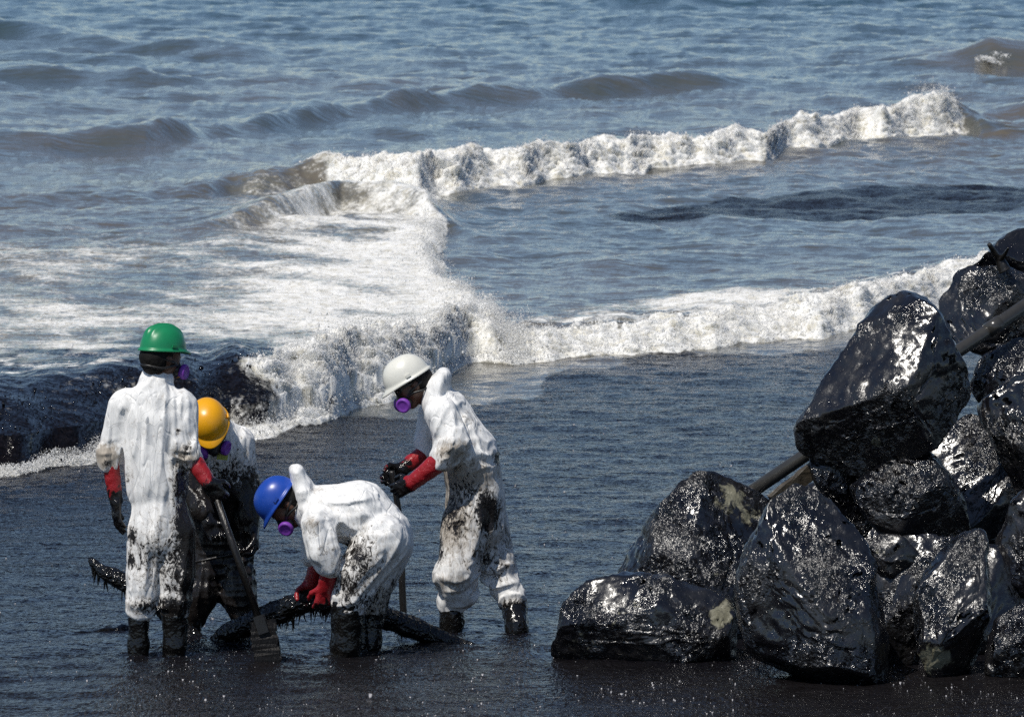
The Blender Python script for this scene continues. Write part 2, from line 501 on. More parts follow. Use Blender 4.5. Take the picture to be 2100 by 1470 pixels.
    holes = sstep(0.35, 0.62, noise2(U / 26.0, U * 0 + 8.8)) * sstep(0.28, 0.08, dB) * mB
    fB = fB - 1.3 * holes * sstep(700, 900, U)
    # trailing lace behind W1's crest at left
    # W4 foot and splash, W3
    reach = pl([(-900, .14), (0, .15), (120, .20), (240, .30), (330, .24), (430, .34), (490, .75), (560, 1.5), (620, 3.), (900, 3.), (1040, 1.3), (1400, 1.9), (1700, 2.4), (1950, 2.8), (3000, 2.8)], U)
    reach = reach * (1 + 0.5 * noise2(U / 38.0, U * 0 + 2.2) + 0.35 * noise2(U / 12.0, U * 0 + 5.2))
    fA = 1.6 * sstep(-0.10, 0.03, dA) * sstep(reach * 1.15, reach * 0.75, dA)
    # patchy lace behind W3
    top3 = pl([(1040, 640), (1100, 640), (1400, 592), (1700, 575), (1950, 548), (2100, 540)], U)
    lace3 = sstep(1040, 1110, U) * sstep(0.4, 1.0, dA) * (0.62 + 0.25 * nb + 0.7 * fbm2(X * 1.3, Y * 0.5, 4, 48)) * sstep(-12, 40, V - top3)
    fA = fA * (1 - 0.45 * sstep(1000, 1100, U) * sstep(0.5, 2.0, dA) * sstep(-.35, .35, fbm2(X * 1.4, Y * 0.7, 4, 59)))
    foam = np.maximum.reduce([field, fB, fA, lace3])
    spl = np.exp(-(((U - 515) / 40.0) ** 2 + ((V - 402) / 5.0) ** 2)) * 0.55
    foam = np.maximum(foam, spl)
    # -- oil cover
    slick = pl([(-900, 1090), (0, 976), (360, 925), (705, 857), (830, 848), (960, 838), (1090, 803), (1130, 772), (1200, 742), (1400, 730), (1730, 714), (2100, 700), (3000, 680)], U)
    oil = sstep(-22, 22, V - slick + 34 * fbm2(X * 0.9, Y * 0.45, 4, 63) * sstep(700, 800, U))
    oil = np.where(U < 700, np.maximum(oil, sstep(0.03, -0.1, dA)), oil)
    face = sstep(590, 520, U + 60 * noise2(dA * 1.2, U / 90.0)) * (dA > -0.1)
    backv = pl([(-900, 830), (0, 765), (150, 770), (380, 745), (560, 740), (700, 740)], U)
    face = face * sstep(-30, 26, (V - backv) + 34 * fbm2(X * 1.5, Y * 0.9, 3, 58))
    oil = np.maximum(oil, face)
    # dark oily face behind the man with the white helmet
    p3 = 0.65 * np.exp(-(((U - 895) / 48.0) ** 2)) * sstep(-0.1, 0.05, dA) * sstep(0.42, 0.2, dA)
    oil = np.maximum(oil, p3)
    foam = foam - 1.0 * p3 * (0.75 + 0.8 * noise2(U / 14.0, dA * 4.0, 3))
    # far slick
    t5 = pl([(1100, 455), (1290, 437), (1500, 408), (1800, 386), (2100, 378), (3000, 372)], U); b5 = pl([(1100, 456), (1290, 456), (1550, 452), (1750, 452), (1950, 440), (2100, 430), (3000, 420)], U)
    far_s = sstep(-5, 5, V - t5) * sstep(4, -6, V - b5) * sstep(1150, 1330, U)
    oil = np.maximum(oil, far_s * (0.95 + 0.4 * fbm2(X * 0.6, Y * 0.3, 3, 51)))
    foam = foam * (1 - np.clip(face, 0, 1) * sstep(0.25, 0.5, dA) * 0.75)
    foam = np.maximum(foam, face * (0.22 + 0.75 * fbm2(X * 2.6, Y * 1.6, 4, 57)) * sstep(1.2, 2.8, dA))
    thick = sstep(1290, 1400, V + 45 * fbm2(X * 0.9, Y * 0.5, 3, 61))
    thick = np.maximum(thick, 0.95 * far_s)
    silt = pl([(0, .02), (60, .18), (120, .42), (190, .62), (300, .78), (400, .80), (700, .80), (1500, .6)], V)
    silt = silt + 0.32 * sstep(1050, 750, U) * sstep(300, 380, V) * sstep(800, 700, V)
    silt = silt + 0.4 * sstep(1800, 1950, U) * sstep(60, 130, V) * sstep(320, 240, V)
    silt = np.clip(silt + 0.35 * fbm2(X * 0.12, Y * 0.06, 3, 71) * sstep(40, 120, V), 0, 1)
    calm = sstep(300, 800, V)
    # -- foam lumps
    lift = wA + wB
    fcl = np.clip(foam, 0, 1.2)
    on_front = np.maximum(sstep(-0.1, 0.1, dA) * sstep(2.4, 1.2, dA), sstep(-0.1, 0.1, dB) * sstep(2.2, 1.2, dB))
    res = sstep(200, 90, Y)
    sA = Y * 0.75 + (Z + lift) * 1.5
    lump = np.abs(noise2(X * 4.5, sA * 4.5, 81)) + 0.5 * np.abs(noise2(X * 11, sA * 11, 82)) + 0.22 * np.abs(noise2(X * 25, sA * 25, 83)) + 0.08 * noise2(X * 60, sA * 60, 84)
    amp = fcl ** 1.6 * res * (0.030 + (0.075 - 0.045 * sstep(1000, 1080, U) * (dB < -1)) * on_front) * (1 - 0.85 * face)
    Z = Z + 0.65 * amp * lump
    # streaks running up the black face
    Z = Z + face * (0.016 * fbm2(X * 2.2 + dA * 1.6, dA * 0.6, 2, 85) + 0.006 * fbm2(X * 9.0 + dA * 5.0, dA * 1.5, 2, 86))
    # crests lean towards the shore
    lean = 0.30 * (wA / 0.45) ** 2 * sstep(0, 0.6, dA) * sstep(2.4, 1.2, dA) + 0.25 * (wB / 0.45) ** 2 * sstep(0, 0.5, dB) * sstep(2.4, 1.2, dB)
    Yd = Y - lean - 0.9 * amp * on_front * lump
    n, m = Y.shape
    VV = np.stack([X, Yd, Z], -1).reshape(-1, 3)
    idx = np.arange(n * m).reshape(n, m)
    F = np.stack([idx[:-1, :-1], idx[:-1, 1:], idx[1:, 1:], idx[1:, :-1]], -1).reshape(-1, 4)
    o = mesh_from('sea', VV, F, sea_material(), attrs=dict(foam=foam.ravel(), oil=oil.ravel(), silt=silt.ravel(), thick=thick.ravel(), calm=calm.ravel(), sheet=np.clip(face, 0, 1).ravel()))
    tag(o, kind='structure')
    return dict(X=X, Y=Yd, Z=Z, U=U, V=V, dA=dA, dB=dB, foam=foam, face=face, LfA=LfA, wA=wA, wB=wB)

SEA = build_sea()

def droplets(name, pts, rad, mat, label):
    n = len(pts)
    base = np.array([(1, 1, 1), (-1, -1, 1), (-1, 1, -1), (1, -1, -1)], float) * 0.75
    tri = np.array([(0, 2, 1), (0, 1, 3), (0, 3, 2), (1, 2, 3)])
    st = np.stack([RNG.uniform(.6, 1.4, n), RNG.uniform(.6, 1.4, n), RNG.uniform(.6, 1.3, n) ** 3 * 1.2 + .3], -1)
    th = RNG.uniform(0, 6.28, n); ct, sn = np.cos(th)[:, None], np.sin(th)[:, None]
    bx = np.stack([base[None, :, 0] * ct - base[None, :, 1] * sn, base[None, :, 0] * sn + base[None, :, 1] * ct, np.broadcast_to(base[None, :, 2], (n, 4))], -1)
    V = pts[:, None, :] + bx * rad[:, None, None] * st[:, None, :]
    F = tri[None] + (np.arange(n) * 4)[:, None, None]
    o = mesh_from(name, V.reshape(-1, 3), F.reshape(-1, 3), mat)
    tag(o, label, 'spray', kind='stuff')

def spray():
    T = NT('spray_white')
    sw = T.done(T.mixs(0.5, T.bsdf((0.93, 0.93, 0.92), 0.5, 1.33, None, 0.3), (lambda nd: (T.set(nd.inputs[0], (0.93, 0.93, 0.92)), nd.outputs[0])[1])(T.n('ShaderNodeBsdfTranslucent'))))
    T = NT('spray_oil')
    so = T.done(T.bsdf((0.006, 0.006, 0.008), 0.12, 1.5))
    S = SEA
    inview = (S['U'] > -120) & (S['U'] < 2220)
    def sample(weight, n, hmax, back, size, pw=2.2):
        w = (weight * inview).ravel(); c = np.cumsum(w); c /= c[-1]
        i = np.searchsorted(c, RNG.random(n))
        p = np.stack([S['X'].ravel()[i], S['Y'].ravel()[i], S['Z'].ravel()[i]], -1)
        f = np.clip(S['foam'].ravel()[i], 0.3, 1.2)
        clump = 0.55 + 0.9 * np.clip(noise2(p[:, 0] * 3.0, p[:, 1] * 0.8, 91) + 0.3, 0, 1.3)
        hh = hmax * RNG.random(n) ** pw * clump * f
        p[:, 2] += hh - 0.004
        p[:, 1] += RNG.normal(size=n) * back - hh * 0.4
        p[:, 0] += RNG.normal(size=n) * (0.012 + 0.25 * hh)
        return p, size * np.exp(RNG.normal(size=n) * 0.45) * (1 - 0.4 * hh / hmax)
    fo = np.clip(S['foam'] - 0.55, 0, 0.6)
    parts = []
    frontA = fo * sstep(-0.1, 0.0, S['dA']) * sstep(1.9, 0.9, S['dA'])
    u = S['U']
    parts.append(sample(frontA * sstep(430, 560, u) * sstep(1060, 960, u), 24000, 0.15, 0.06, 0.0027, 2.4))
    parts.append(sample(frontA * sstep(480, 300, u), 16000, 0.09, 0.05, 0.0032))
    parts.append(sample(frontA * sstep(960, 1060, u), 20000, 0.07, 0.06, 0.0036))
    frontB = fo * sstep(0.2, 0.5, S['dB']) * sstep(1.9, 1.0, S['dB'])
    parts.append(sample(frontB, 16000, 0.07, 0.08, 0.0042))
    parts.append(sample(frontB * sstep(1840, 1890, u), 2500, 0.20, 0.1, 0.0045, 1.8))
    edge = fo * np.exp(-((S['U'] - np.interp(S['V'], [380, 470, 490, 560, 600, 650, 690, 745], [890, 925, 905, 905, 940, 995, 1040, 1050])) / 40.0) ** 2) * (S['V'] > 400) * (S['V'] < 745)
    parts.append(sample(edge, 16000, 0.17, 0.1, 0.0034, 2.4))
    wc = np.exp(-(((S['U'] - 2030) / 17.0) ** 2 + ((S['V'] - 147.0) / 0.5) ** 2))
    parts.append(sample(wc, 1500, 0.34, 0.25, 0.0062, 1.7))
    rest = fo * (S['dA'] > 1.5) * (S['V'] > 380)
    parts.append(sample(rest, 12000, 0.035, 0.05, 0.0042))
    P = np.concatenate([a for a, b in parts]); R = np.concatenate([b for a, b in parts])
    droplets('foam_spray', P, R, sw, 'white foam spray thrown up along the breaking waves')
    po, ro = sample((S['face'] > 0.3) * sstep(0.0, 0.2, S['dA']) * sstep(2.2, 1.2, S['dA']) + 0.5 * frontA * sstep(650, 450, u), 2500, 0.08, 0.04, 0.0035)
    droplets('oil_spray', po, ro, so, 'black oily droplets flying off the dark breaking wave at left')
spray()

def glint_flecks():
    """small pale flecks standing in for sun glints and froth on the oil"""
    S = SEA
    w = ((S['U'] > -150) & (S['U'] < 2250) & (S['V'] > 745) & (S['V'] < 1500) & (S['dA'] < -0.05)).astype(float)
    cl = sstep(-0.15, 0.5, fbm2(S['X'] * 1.3, S['Y'] * 0.5, 4, 131)) + 0.12
    w = w * cl * (0.35 + 1.6 * sstep(1300, 1400, S['V'])) * np.gradient(S['Y'], axis=0) * S['Y']
    c = np.cumsum(w.ravel()); c /= c[-1]
    n = 1900
    i = np.searchsorted(c, RNG.random(n))
    p = np.stack([S['X'].ravel()[i] + RNG.normal(size=n) * .01, S['Y'].ravel()[i] + RNG.normal(size=n) * .02, S['Z'].ravel()[i] + .001], -1)
    T = NT('pale_glint_fleck')
    m = T.done(T.bsdf((0.40, 0.39, 0.40), 0.15, 1.4))  # pale tone imitates sun glints on the oil
    droplets('oil_glint_flecks', p, 0.0023 * np.exp(RNG.normal(size=n) * 0.45), m, 'tiny pale flecks standing in for sun glints and froth on the oily water')
glint_flecks()
print('sea done')

# ------------------------------------------------------------------ materials of the things
def rock_material(pale=0.0, seed=0):
    T = NT('oily_rock')
    P = T.pos((1, 1, 1), (0.3, 0.5, seed * 1.3))
    n1 = T.noise(P, 3.5, 6, 0.6); n2 = T.noise(P, 16, 6, 0.65, 0.6); n3 = T.noise(P, 55, 4, 0.6)
    v = T.vor(P, 24.0)
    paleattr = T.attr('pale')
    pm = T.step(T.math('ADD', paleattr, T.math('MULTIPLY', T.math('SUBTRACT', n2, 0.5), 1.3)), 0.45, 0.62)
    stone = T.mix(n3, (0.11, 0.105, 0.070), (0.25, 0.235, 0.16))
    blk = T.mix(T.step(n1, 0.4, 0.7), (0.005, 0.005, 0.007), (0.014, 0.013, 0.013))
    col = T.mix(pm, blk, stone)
    def chips(sc, stretch):
        q = T.pos(stretch, (0.3, 0.5, seed * 1.3))
        vn = T.n('ShaderNodeTexVoronoi', feature='F1'); T.set(vn.inputs['Vector'], q); vn.inputs['Scale'].default_value = sc
        d1 = T.n('ShaderNodeVectorMath', operation='SUBTRACT'); T.set(d1.inputs[0], q); T.set(d1.inputs[1], vn.outputs['Position'])
        d2 = T.n('ShaderNodeVectorMath', operation='SUBTRACT'); T.set(d2.inputs[0], vn.outputs['Color']); d2.inputs[1].default_value = (.5, .5, .5)
        d3 = T.n('ShaderNodeVectorMath', operation='DOT_PRODUCT'); T.set(d3.inputs[0], d1.outputs[0]); T.set(d3.inputs[1], d2.outputs[0])
        return d3.outputs['Value']
    c1 = chips(19, (1, 1, .6)); c2 = chips(46, (1, 1, .7)); g2 = T.noise(P, 58, 2, 0.6, 0.3)
    h = T.math('ADD', T.math('MULTIPLY', c1, 0.55), T.math('ADD', T.math('MULTIPLY', c2, 0.75), T.math('MULTIPLY', g2, 0.012)))
    nm = T.bump(h, 1.0, T.fmix(T.step(T.noise(P, 3.0, 2, 0.5), 0.42, 0.60), 0.14, 1.3))
    rough = T.fmix(pm, T.fmix(T.step(n1, 0.38, 0.62), 0.17, 0.33), 0.55)
    return T.done(T.bsdf(col, rough, 1.5, nm, 0.85))

def cloth_material(seed):
    T = NT('white_coverall')
    P = T.pos((1, 1, 1), (0.2, 0.1, seed))
    oil = T.attr('oil'); grime = T.attr('grime')
    n1 = T.noise(T.pos((1, 1, 0.62), (0.1, 0.25, seed * 0.7)), 40, 6, 0.72, 1.0); n2 = T.noise(P, 62, 4, 0.6); n3 = T.noise(P, 6, 4, 0.55)
    mk = T.math('ADD', oil, T.math('ADD', T.math('MULTIPLY', T.math('SUBTRACT', n1, 0.5), 2.2), T.math('MULTIPLY', T.math('SUBTRACT', n2, 0.5), 0.55)))
    om = T.step(mk, 0.40, 0.66)
    halo = T.step(mk, 0.05, 0.5)
    gm = T.step(T.math('ADD', grime, T.math('MULTIPLY', T.math('SUBTRACT', n1, 0.5), 1.3)), 0.15, 0.70)
    gm = T.math('MAXIMUM', gm, T.math('MULTIPLY', halo, 0.5))
    base = T.mix(n3, (0.80, 0.795, 0.78), (0.86, 0.855, 0.84))
    col = T.mix(T.math('MULTIPLY', gm, 0.88), base, T.mix(n1, (0.42, 0.36, 0.28), (0.20, 0.16, 0.12)))
    col = T.mix(om, col, T.mix(n2, (0.006, 0.005, 0.005), (0.020, 0.016, 0.014)))
    wr = T.noise(T.pos((1, 1, 0.16), (0.10, 0.12, seed)), 15, 1, 0.5, 0.5)
    cr = T.noise(T.pos((1, 1, 0.30), (0.35, 0.4, seed * 2.0)), 9, 1, 0.5, 0.7)
    cr = T.step(T.math('ABSOLUTE', T.math('SUBTRACT', cr, 0.5)), 0.0, 0.05)
    wr = T.math('ADD', wr, T.math('MULTIPLY', cr, 0.22))
    def crease(sc, st, rot):
        q = T.pos(st, rot)
        warp = T.n('ShaderNodeVectorMath', operation='MULTIPLY_ADD')
        nz = T.n('ShaderNodeTexNoise'); T.set(nz.inputs['Vector'], q); nz.inputs['Scale'].default_value = sc * .45; nz.inputs['Detail'].default_value = 1
        T.set(warp.inputs[0], nz.outputs['Color']); warp.inputs[1].default_value = (.9 / sc,) * 3; T.set(warp.inputs[2], q)
        q = warp.outputs[0]
        vn = T.n('ShaderNodeTexVoronoi', feature='F1'); T.set(vn.inputs['Vector'], q); vn.inputs['Scale'].default_value = sc
        d1 = T.n('ShaderNodeVectorMath', operation='SUBTRACT'); T.set(d1.inputs[0], q); T.set(d1.inputs[1], vn.outputs['Position'])
        d2 = T.n('ShaderNodeVectorMath', operation='SUBTRACT'); T.set(d2.inputs[0], vn.outputs['Color']); d2.inputs[1].default_value = (.5, .5, .5)
        d3 = T.n('ShaderNodeVectorMath', operation='DOT_PRODUCT'); T.set(d3.inputs[0], d1.outputs[0]); T.set(d3.inputs[1], d2.outputs[0])
        return d3.outputs['Value']
    fac = T.math('ADD', T.math('MULTIPLY', crease(11, (1, 1, .38), (.15, .2, seed)), 0.55), T.math('MULTIPLY', crease(27, (1, 1, .45), (-.2, .35, seed)), 0.40))
    wr = T.math('ADD', wr, T.math('MULTIPLY', fac, 80.0))
    nm = T.bump(T.math('ADD', T.math('MULTIPLY', wr, 0.0125), T.math('MULTIPLY', om, T.math('MULTIPLY', n2, 0.005))), 0.8, 1.0)
    return T.done(T.bsdf(col, T.fmix(om, 0.62, 0.24), 1.45, nm, T.fmix(om, 0.3, 0.5)))

def glove_material():
    T = NT('red_rubber_glove')
    P = T.pos(); n1 = T.noise(P, 24, 6, 0.65, 0.7); n2 = T.noise(P, 80, 4, 0.6)
    om = T.step(T.math('ADD', T.attr('oil'), T.math('MULTIPLY', T.math('SUBTRACT', n1, 0.5), 1.5)), 0.42, 0.6)
    col = T.mix(om, T.mix(n1, (0.20, 0.007, 0.013), (0.38, 0.018, 0.020)), (0.006, 0.005, 0.005))
    nm = T.bump(T.math('ADD', T.math('MULTIPLY', n1, 0.006), T.math('MULTIPLY', n2, 0.002)), 0.9, 1.0)
    return T.done(T.bsdf(col, T.fmix(om, 0.30, 0.16), 1.5, nm))

def simple(name, c1, c2, scale, rough, bump=0.002, spec=0.5, ior=1.5, stretch=(1, 1, 1)):
    T = NT(name)
    n = T.noise(T.pos(stretch), scale, 6, 0.62, 0.4)
    nm = T.bump(n, 0.8, bump)
    return T.done(T.bsdf(T.mix(n, c1, c2), rough, ior, nm, spec))

M_SKIN = simple('dark_skin', (0.070, 0.030, 0.017), (0.115, 0.052, 0.030), 30, 0.45, 0.0015)
M_HAIR = simple('black_hair', (0.004, 0.0035, 0.003), (0.008, 0.007, 0.006), 120, 0.7, 0.004, 0.25)
M_BOOT = simple('oily_rubber_boot', (0.004, 0.004, 0.004), (0.014, 0.012, 0.011), 26, 0.24, 0.022)
M_OIL = simple('thick_black_oil', (0.003, 0.003, 0.003), (0.012, 0.010, 0.008), 30, 0.13, 0.030, 0.6)
M_HOSE = simple('oily_hose', (0.004, 0.004, 0.004), (0.013, 0.012, 0.011), 22, 0.17, 0.045, 0.6)
M_MASK = simple('black_mask_rubber', (0.006, 0.006, 0.006), (0.014, 0.014, 0.014), 40, 0.4)
M_PURPLE = simple('purple_filter', (0.15, 0.032, 0.31), (0.21, 0.05, 0.40), 40, 0.5, 0.001)
M_LENS = simple('dark_safety_lens', (0.010, 0.012, 0.012), (0.025, 0.028, 0.026), 20, 0.06, 0.0005)
M_EYE = simple('eye_white', (0.5, 0.47, 0.42), (0.6, 0.57, 0.52), 20, 0.2, 0.0)
M_WOOD = simple('oil_soaked_wood', (0.004, 0.0035, 0.003), (0.015, 0.012, 0.010), 30, 0.36, 0.012, 0.5, 1.5, (1, 1, 0.15))
M_BLADE = simple('oil_caked_wood', (0.002, 0.002, 0.002), (0.010, 0.008, 0.007), 60, 0.40, 0.016, 0.25, 1.5, (1, 1, 0.12))
M_PIPE = simple('oily_pipe', (0.020, 0.020, 0.020), (0.060, 0.058, 0.054), 14, 0.27, 0.0015)
M_BADGE = simple('yellow_badge', (0.30, 0.34, 0.06), (0.42, 0.44, 0.10), 30, 0.4, 0.0)
M_CARD = simple('white_card', (0.6, 0.6, 0.58), (0.7, 0.7, 0.68), 30, 0.5, 0.0)
def wet_black(name, c1, c2, sc, rough, amp):
    T = NT(name)
    P = T.pos(); n = T.noise(P, sc, 1, 0.5, 0.5); n2 = T.noise(P, sc * 2.3, 1, 0.5)
    nm = T.bump(T.math('ADD', T.math('MULTIPLY', n, amp), T.math('MULTIPLY', n2, amp * .45)), 1.0, 1.0)
    return T.done(T.bsdf(T.mix(n, c1, c2), rough, 1.5, nm, 0.5))
M_BOOT = wet_black('oily_rubber_boot', (0.003, 0.003, 0.003), (0.009, 0.008, 0.007), 34, 0.18, 0.0065)
M_OIL = wet_black('thick_black_oil', (0.002, 0.002, 0.002), (0.008, 0.007, 0.006), 24, 0.10, 0.016)
M_HOSE = wet_black('oily_hose', (0.002, 0.002, 0.002), (0.010, 0.009, 0.008), 26, 0.14, 0.026)
def helmet_mat(name, c):
    T = NT(name)
    n = T.noise(T.pos(), 26, 6, 0.6); n2 = T.noise(T.pos(), 70, 4, 0.7)
    dirt = T.math('MULTIPLY', T.step(n2, 0.60, 0.72), 0.35)
    col = T.mix(n, tuple(x * 0.92 for x in c), tuple(min(0.9, x * 1.06) for x in c))
    col = T.mix(dirt, col, tuple(x * 0.4 for x in c))
    return T.done(T.bsdf(col, T.fmix(n, 0.26, 0.40), 1.5, T.bump(n, 0.3, 0.002)))
M_H = dict(green=helmet_mat('green_helmet_shell', (0.010, 0.215, 0.085)), yellow=helmet_mat('yellow_helmet_shell', (0.78, 0.36, 0.006)),
           blue=helmet_mat('blue_helmet_shell', (0.012, 0.060, 0.36)), white=helmet_mat('white_helmet_shell', (0.72, 0.71, 0.64)))
M_GLOVE = glove_material()

# ------------------------------------------------------------------ boulders
def boulder(label, poly, y, depth, ridge=(), pale=(), seed=0, fine=0.022, rough=1.0):
    """poly: outline as photograph pixels of the rock standing at distance y; ridge: (u, v, dy) corner points of its front"""
    rs = random.Random(seed)
    cu = sum(p[0] for p in poly) / len(poly); cv = sum(p[1] for p in poly) / len(poly)
    poly = [(cu + (p[0] - cu) * 1.06, cv + (p[1] - cv) * 1.05) for p in poly]
    bm = bmesh.new()
    for (u, v) in poly:
        bm.verts.new(at(u, v, y + rs.uniform(-.12, .12) * depth))
        k = rs.uniform(.72, .86)
        bm.verts.new(at(cu + (u - cu) * k, cv + (v - cv) * k, y + depth * rs.uniform(.45, .7)))
        if not ridge:
            k = rs.uniform(.45, .7)
            bm.verts.new(at(cu + (u - cu) * k, cv + (v - cv) * k, y - depth * rs.uniform(.35, .6)))
    for (u, v, d) in ridge:
        bm.verts.new(at(u, v, y + d))
    bmesh.ops.convex_hull(bm, input=bm.verts)
    loose = [v for v in bm.verts if not v.link_faces]
    bmesh.ops.delete(bm, geom=loose, context='VERTS')
    bmesh.ops.triangulate(bm, faces=bm.faces)
    # even out: split long edges until the mesh is fine
    target = fine
    for _ in range(9):
        long_e = [e for e in bm.edges if e.calc_length() > target * 1.5]
        if not long_e: break
        bmesh.ops.subdivide_edges(bm, edges=long_e, cuts=1)
        bmesh.ops.triangulate(bm, faces=[f for f in bm.faces if len(f.verts) > 3])
    for _ in range(3):
        bmesh.ops.smooth_vert(bm, verts=bm.verts, factor=0.5, use_axis_x=True, use_axis_y=True, use_axis_z=True)
    bmesh.ops.recalc_face_normals(bm, faces=bm.faces)
    bm.normal_update()
    co = np.array([v.co for v in bm.verts]); no = np.array([v.normal for v in bm.verts])
    size = (co.max(0) - co.min(0)).max()
    q = co + seed * 3.1
    co = co + no * (0.03 * size * fbm3(q * 2.6 / max(size, .3) * 1.3, 2, seed))[:, None]
    # broken faces: flat cuts
    rr_ = np.random.default_rng(seed + 100)
    for kk in range(22):
        vi = rr_.integers(len(co)); nn = no[vi] + rr_.normal(size=3) * .30; nn /= np.linalg.norm(nn)
        offs = np.max(co @ nn) - size * rr_.uniform(.008, .06)
        ex = co @ nn - offs; mk = ex > 0
        co[mk] -= nn * (ex[mk] * .94)[:, None]
    for kk in range(9):
        nn = np.array((rr_.uniform(-.65, .6), -rr_.uniform(.55, 1.0), rr_.uniform(-.6, .5))) if kk else np.array((-.22, -.80, .56)) + rr_.normal(size=3) * .06
        nn /= np.linalg.norm(nn)
        offs = np.max(co @ nn) - size * (rr_.uniform(.05, .13) if kk else .19)
        ex = co @ nn - offs; mk = ex > 0
        co[mk] -= nn * (ex[mk] * .97)[:, None]
    d = 0.0
    # chipped planes
    cell = RNG.normal(size=(26, 3)); cell /= np.linalg.norm(cell, axis=1)[:, None]
    w = fbm3(q * 5.0, 3, seed + 5)
    d = d + 0.009 * (np.abs(w) * 2 - 0.6) * rough
    st = q @ np.array((0.35, 0.2, 0.9)) * 9 + 2.2 * noise3(q * 2.0, seed + 9)
    d = d + 0.010 * np.abs((st % 1.0) - 0.5) * rough
    d = d + 0.006 * (1 - 2 * np.abs(fbm3(q * 13.0, 3, seed + 11))) * rough
    co = co + no * d[:, None]
    # one point of support
    z0 = co[:, 2].min()
    pa = np.zeros(len(co))
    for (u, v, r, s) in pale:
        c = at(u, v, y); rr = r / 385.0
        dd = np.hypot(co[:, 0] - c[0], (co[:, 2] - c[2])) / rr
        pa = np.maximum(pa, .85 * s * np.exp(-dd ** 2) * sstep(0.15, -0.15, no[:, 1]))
    base = np.array((co[:, 0].mean(), co[:, 1].mean(), z0))
    me = bpy.data.meshes.new('boulder')
    for v, c in zip(bm.verts, co - base): v.co = c
    bm.to_mesh(me); bm.free()
    me.polygons.foreach_set('use_smooth', [True] * len(me.polygons))
    a = me.attributes.new('pale', 'FLOAT', 'POINT'); a.data.foreach_set('value', pa.astype(np.float32))
    o = link_mesh('boulder', me, ROCKMATS[seed % len(ROCKMATS)])
    o.location = tuple(base)
    tag(o, label, 'boulder', 'oil covered boulders of the rock bank')
    return o
ROCKMATS = [rock_material(0, s) for s in range(3)]

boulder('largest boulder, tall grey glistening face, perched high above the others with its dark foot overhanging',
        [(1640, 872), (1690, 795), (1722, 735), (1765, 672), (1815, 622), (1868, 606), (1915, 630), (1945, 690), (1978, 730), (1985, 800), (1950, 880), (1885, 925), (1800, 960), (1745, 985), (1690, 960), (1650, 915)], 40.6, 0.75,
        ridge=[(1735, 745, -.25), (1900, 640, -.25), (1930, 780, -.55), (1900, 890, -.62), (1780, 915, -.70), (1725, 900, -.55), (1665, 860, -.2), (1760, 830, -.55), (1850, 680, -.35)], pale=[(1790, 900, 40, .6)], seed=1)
boulder('dark leaning slab under the overhanging foot of the largest boulder',
        [(1650, 905), (1700, 930), (1790, 950), (1800, 1020), (1790, 1100), (1740, 1125), (1700, 1040), (1668, 970)], 40.7, 0.4, seed=2)
boulder('peaked black boulder with yellowish bare stone on its right shoulder, left of the pipe',
        [(1255, 1180), (1320, 1095), (1372, 1005), (1418, 962), (1478, 972), (1548, 1003), (1590, 1035), (1560, 1120), (1515, 1240), (1400, 1250), (1300, 1230)], 40.7, 0.6,
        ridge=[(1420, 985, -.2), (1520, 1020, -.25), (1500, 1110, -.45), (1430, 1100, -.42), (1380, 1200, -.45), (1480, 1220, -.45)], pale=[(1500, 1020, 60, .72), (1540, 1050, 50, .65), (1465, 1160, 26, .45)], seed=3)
boulder('low wide boulder lying in the water, leftmost of the rock bank',
        [(1128, 1352), (1160, 1305), (1156, 1232), (1215, 1195), (1300, 1172), (1400, 1200), (1500, 1218), (1520, 1300), (1515, 1372), (1300, 1385), (1160, 1372)], 39.7, 0.62,
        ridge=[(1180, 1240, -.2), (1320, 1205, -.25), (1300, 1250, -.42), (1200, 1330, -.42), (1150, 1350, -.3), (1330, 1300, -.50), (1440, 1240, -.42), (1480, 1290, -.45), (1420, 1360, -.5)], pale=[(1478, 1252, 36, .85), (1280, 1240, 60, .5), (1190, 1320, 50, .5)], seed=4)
boulder('big round shouldered boulder streaked with white glints, standing in the water at the front',
        [(1504, 1215), (1530, 1112), (1572, 1040), (1635, 1000), (1700, 1008), (1745, 1080), (1790, 1170), (1815, 1290), (1820, 1420), (1650, 1415), (1600, 1375), (1518, 1350)], 38.75, 0.6,
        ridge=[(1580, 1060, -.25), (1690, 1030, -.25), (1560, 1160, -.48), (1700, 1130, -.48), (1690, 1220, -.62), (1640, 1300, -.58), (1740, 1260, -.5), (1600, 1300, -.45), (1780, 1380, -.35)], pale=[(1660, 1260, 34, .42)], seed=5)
boulder('black boulder with a broken front edge, directly under the right end of the largest boulder',
        [(1742, 998), (1790, 965), (1840, 942), (1912, 934), (1955, 985), (1990, 1075), (1960, 1120), (1870, 1130), (1790, 1080)], 40.5, 0.45,
        ridge=[(1770, 1005, -.25), (1850, 960, -.25), (1920, 950, -.2), (1900, 1050, -.4), (1830, 1055, -.38), (1950, 1080, -.3)], seed=6)
boulder('small grey knob of rock wedged in the dark gap beneath the broken edged boulder',
        [(1765, 1120), (1808, 1092), (1865, 1105), (1895, 1150), (1850, 1190), (1800, 1180)], 40.0, 0.22, pale=[(1800, 1130, 30, .6)], seed=7)
boulder('steep boulder sparkling all over, standing at the water near the right edge',
        [(1878, 1180), (1925, 1130), (1975, 1092), (2015, 1100), (2035, 1170), (2030, 1260), (2005, 1340), (1960, 1410), (1895, 1412), (1880, 1320)], 38.95, 0.5,
        ridge=[(1910, 1170, -.3), (1985, 1115, -.25), (2000, 1200, -.42), (1980, 1280, -.45), (1930, 1290, -.48), (1910, 1370, -.42)], pale=[(1912, 1335, 42, .95)], seed=8)
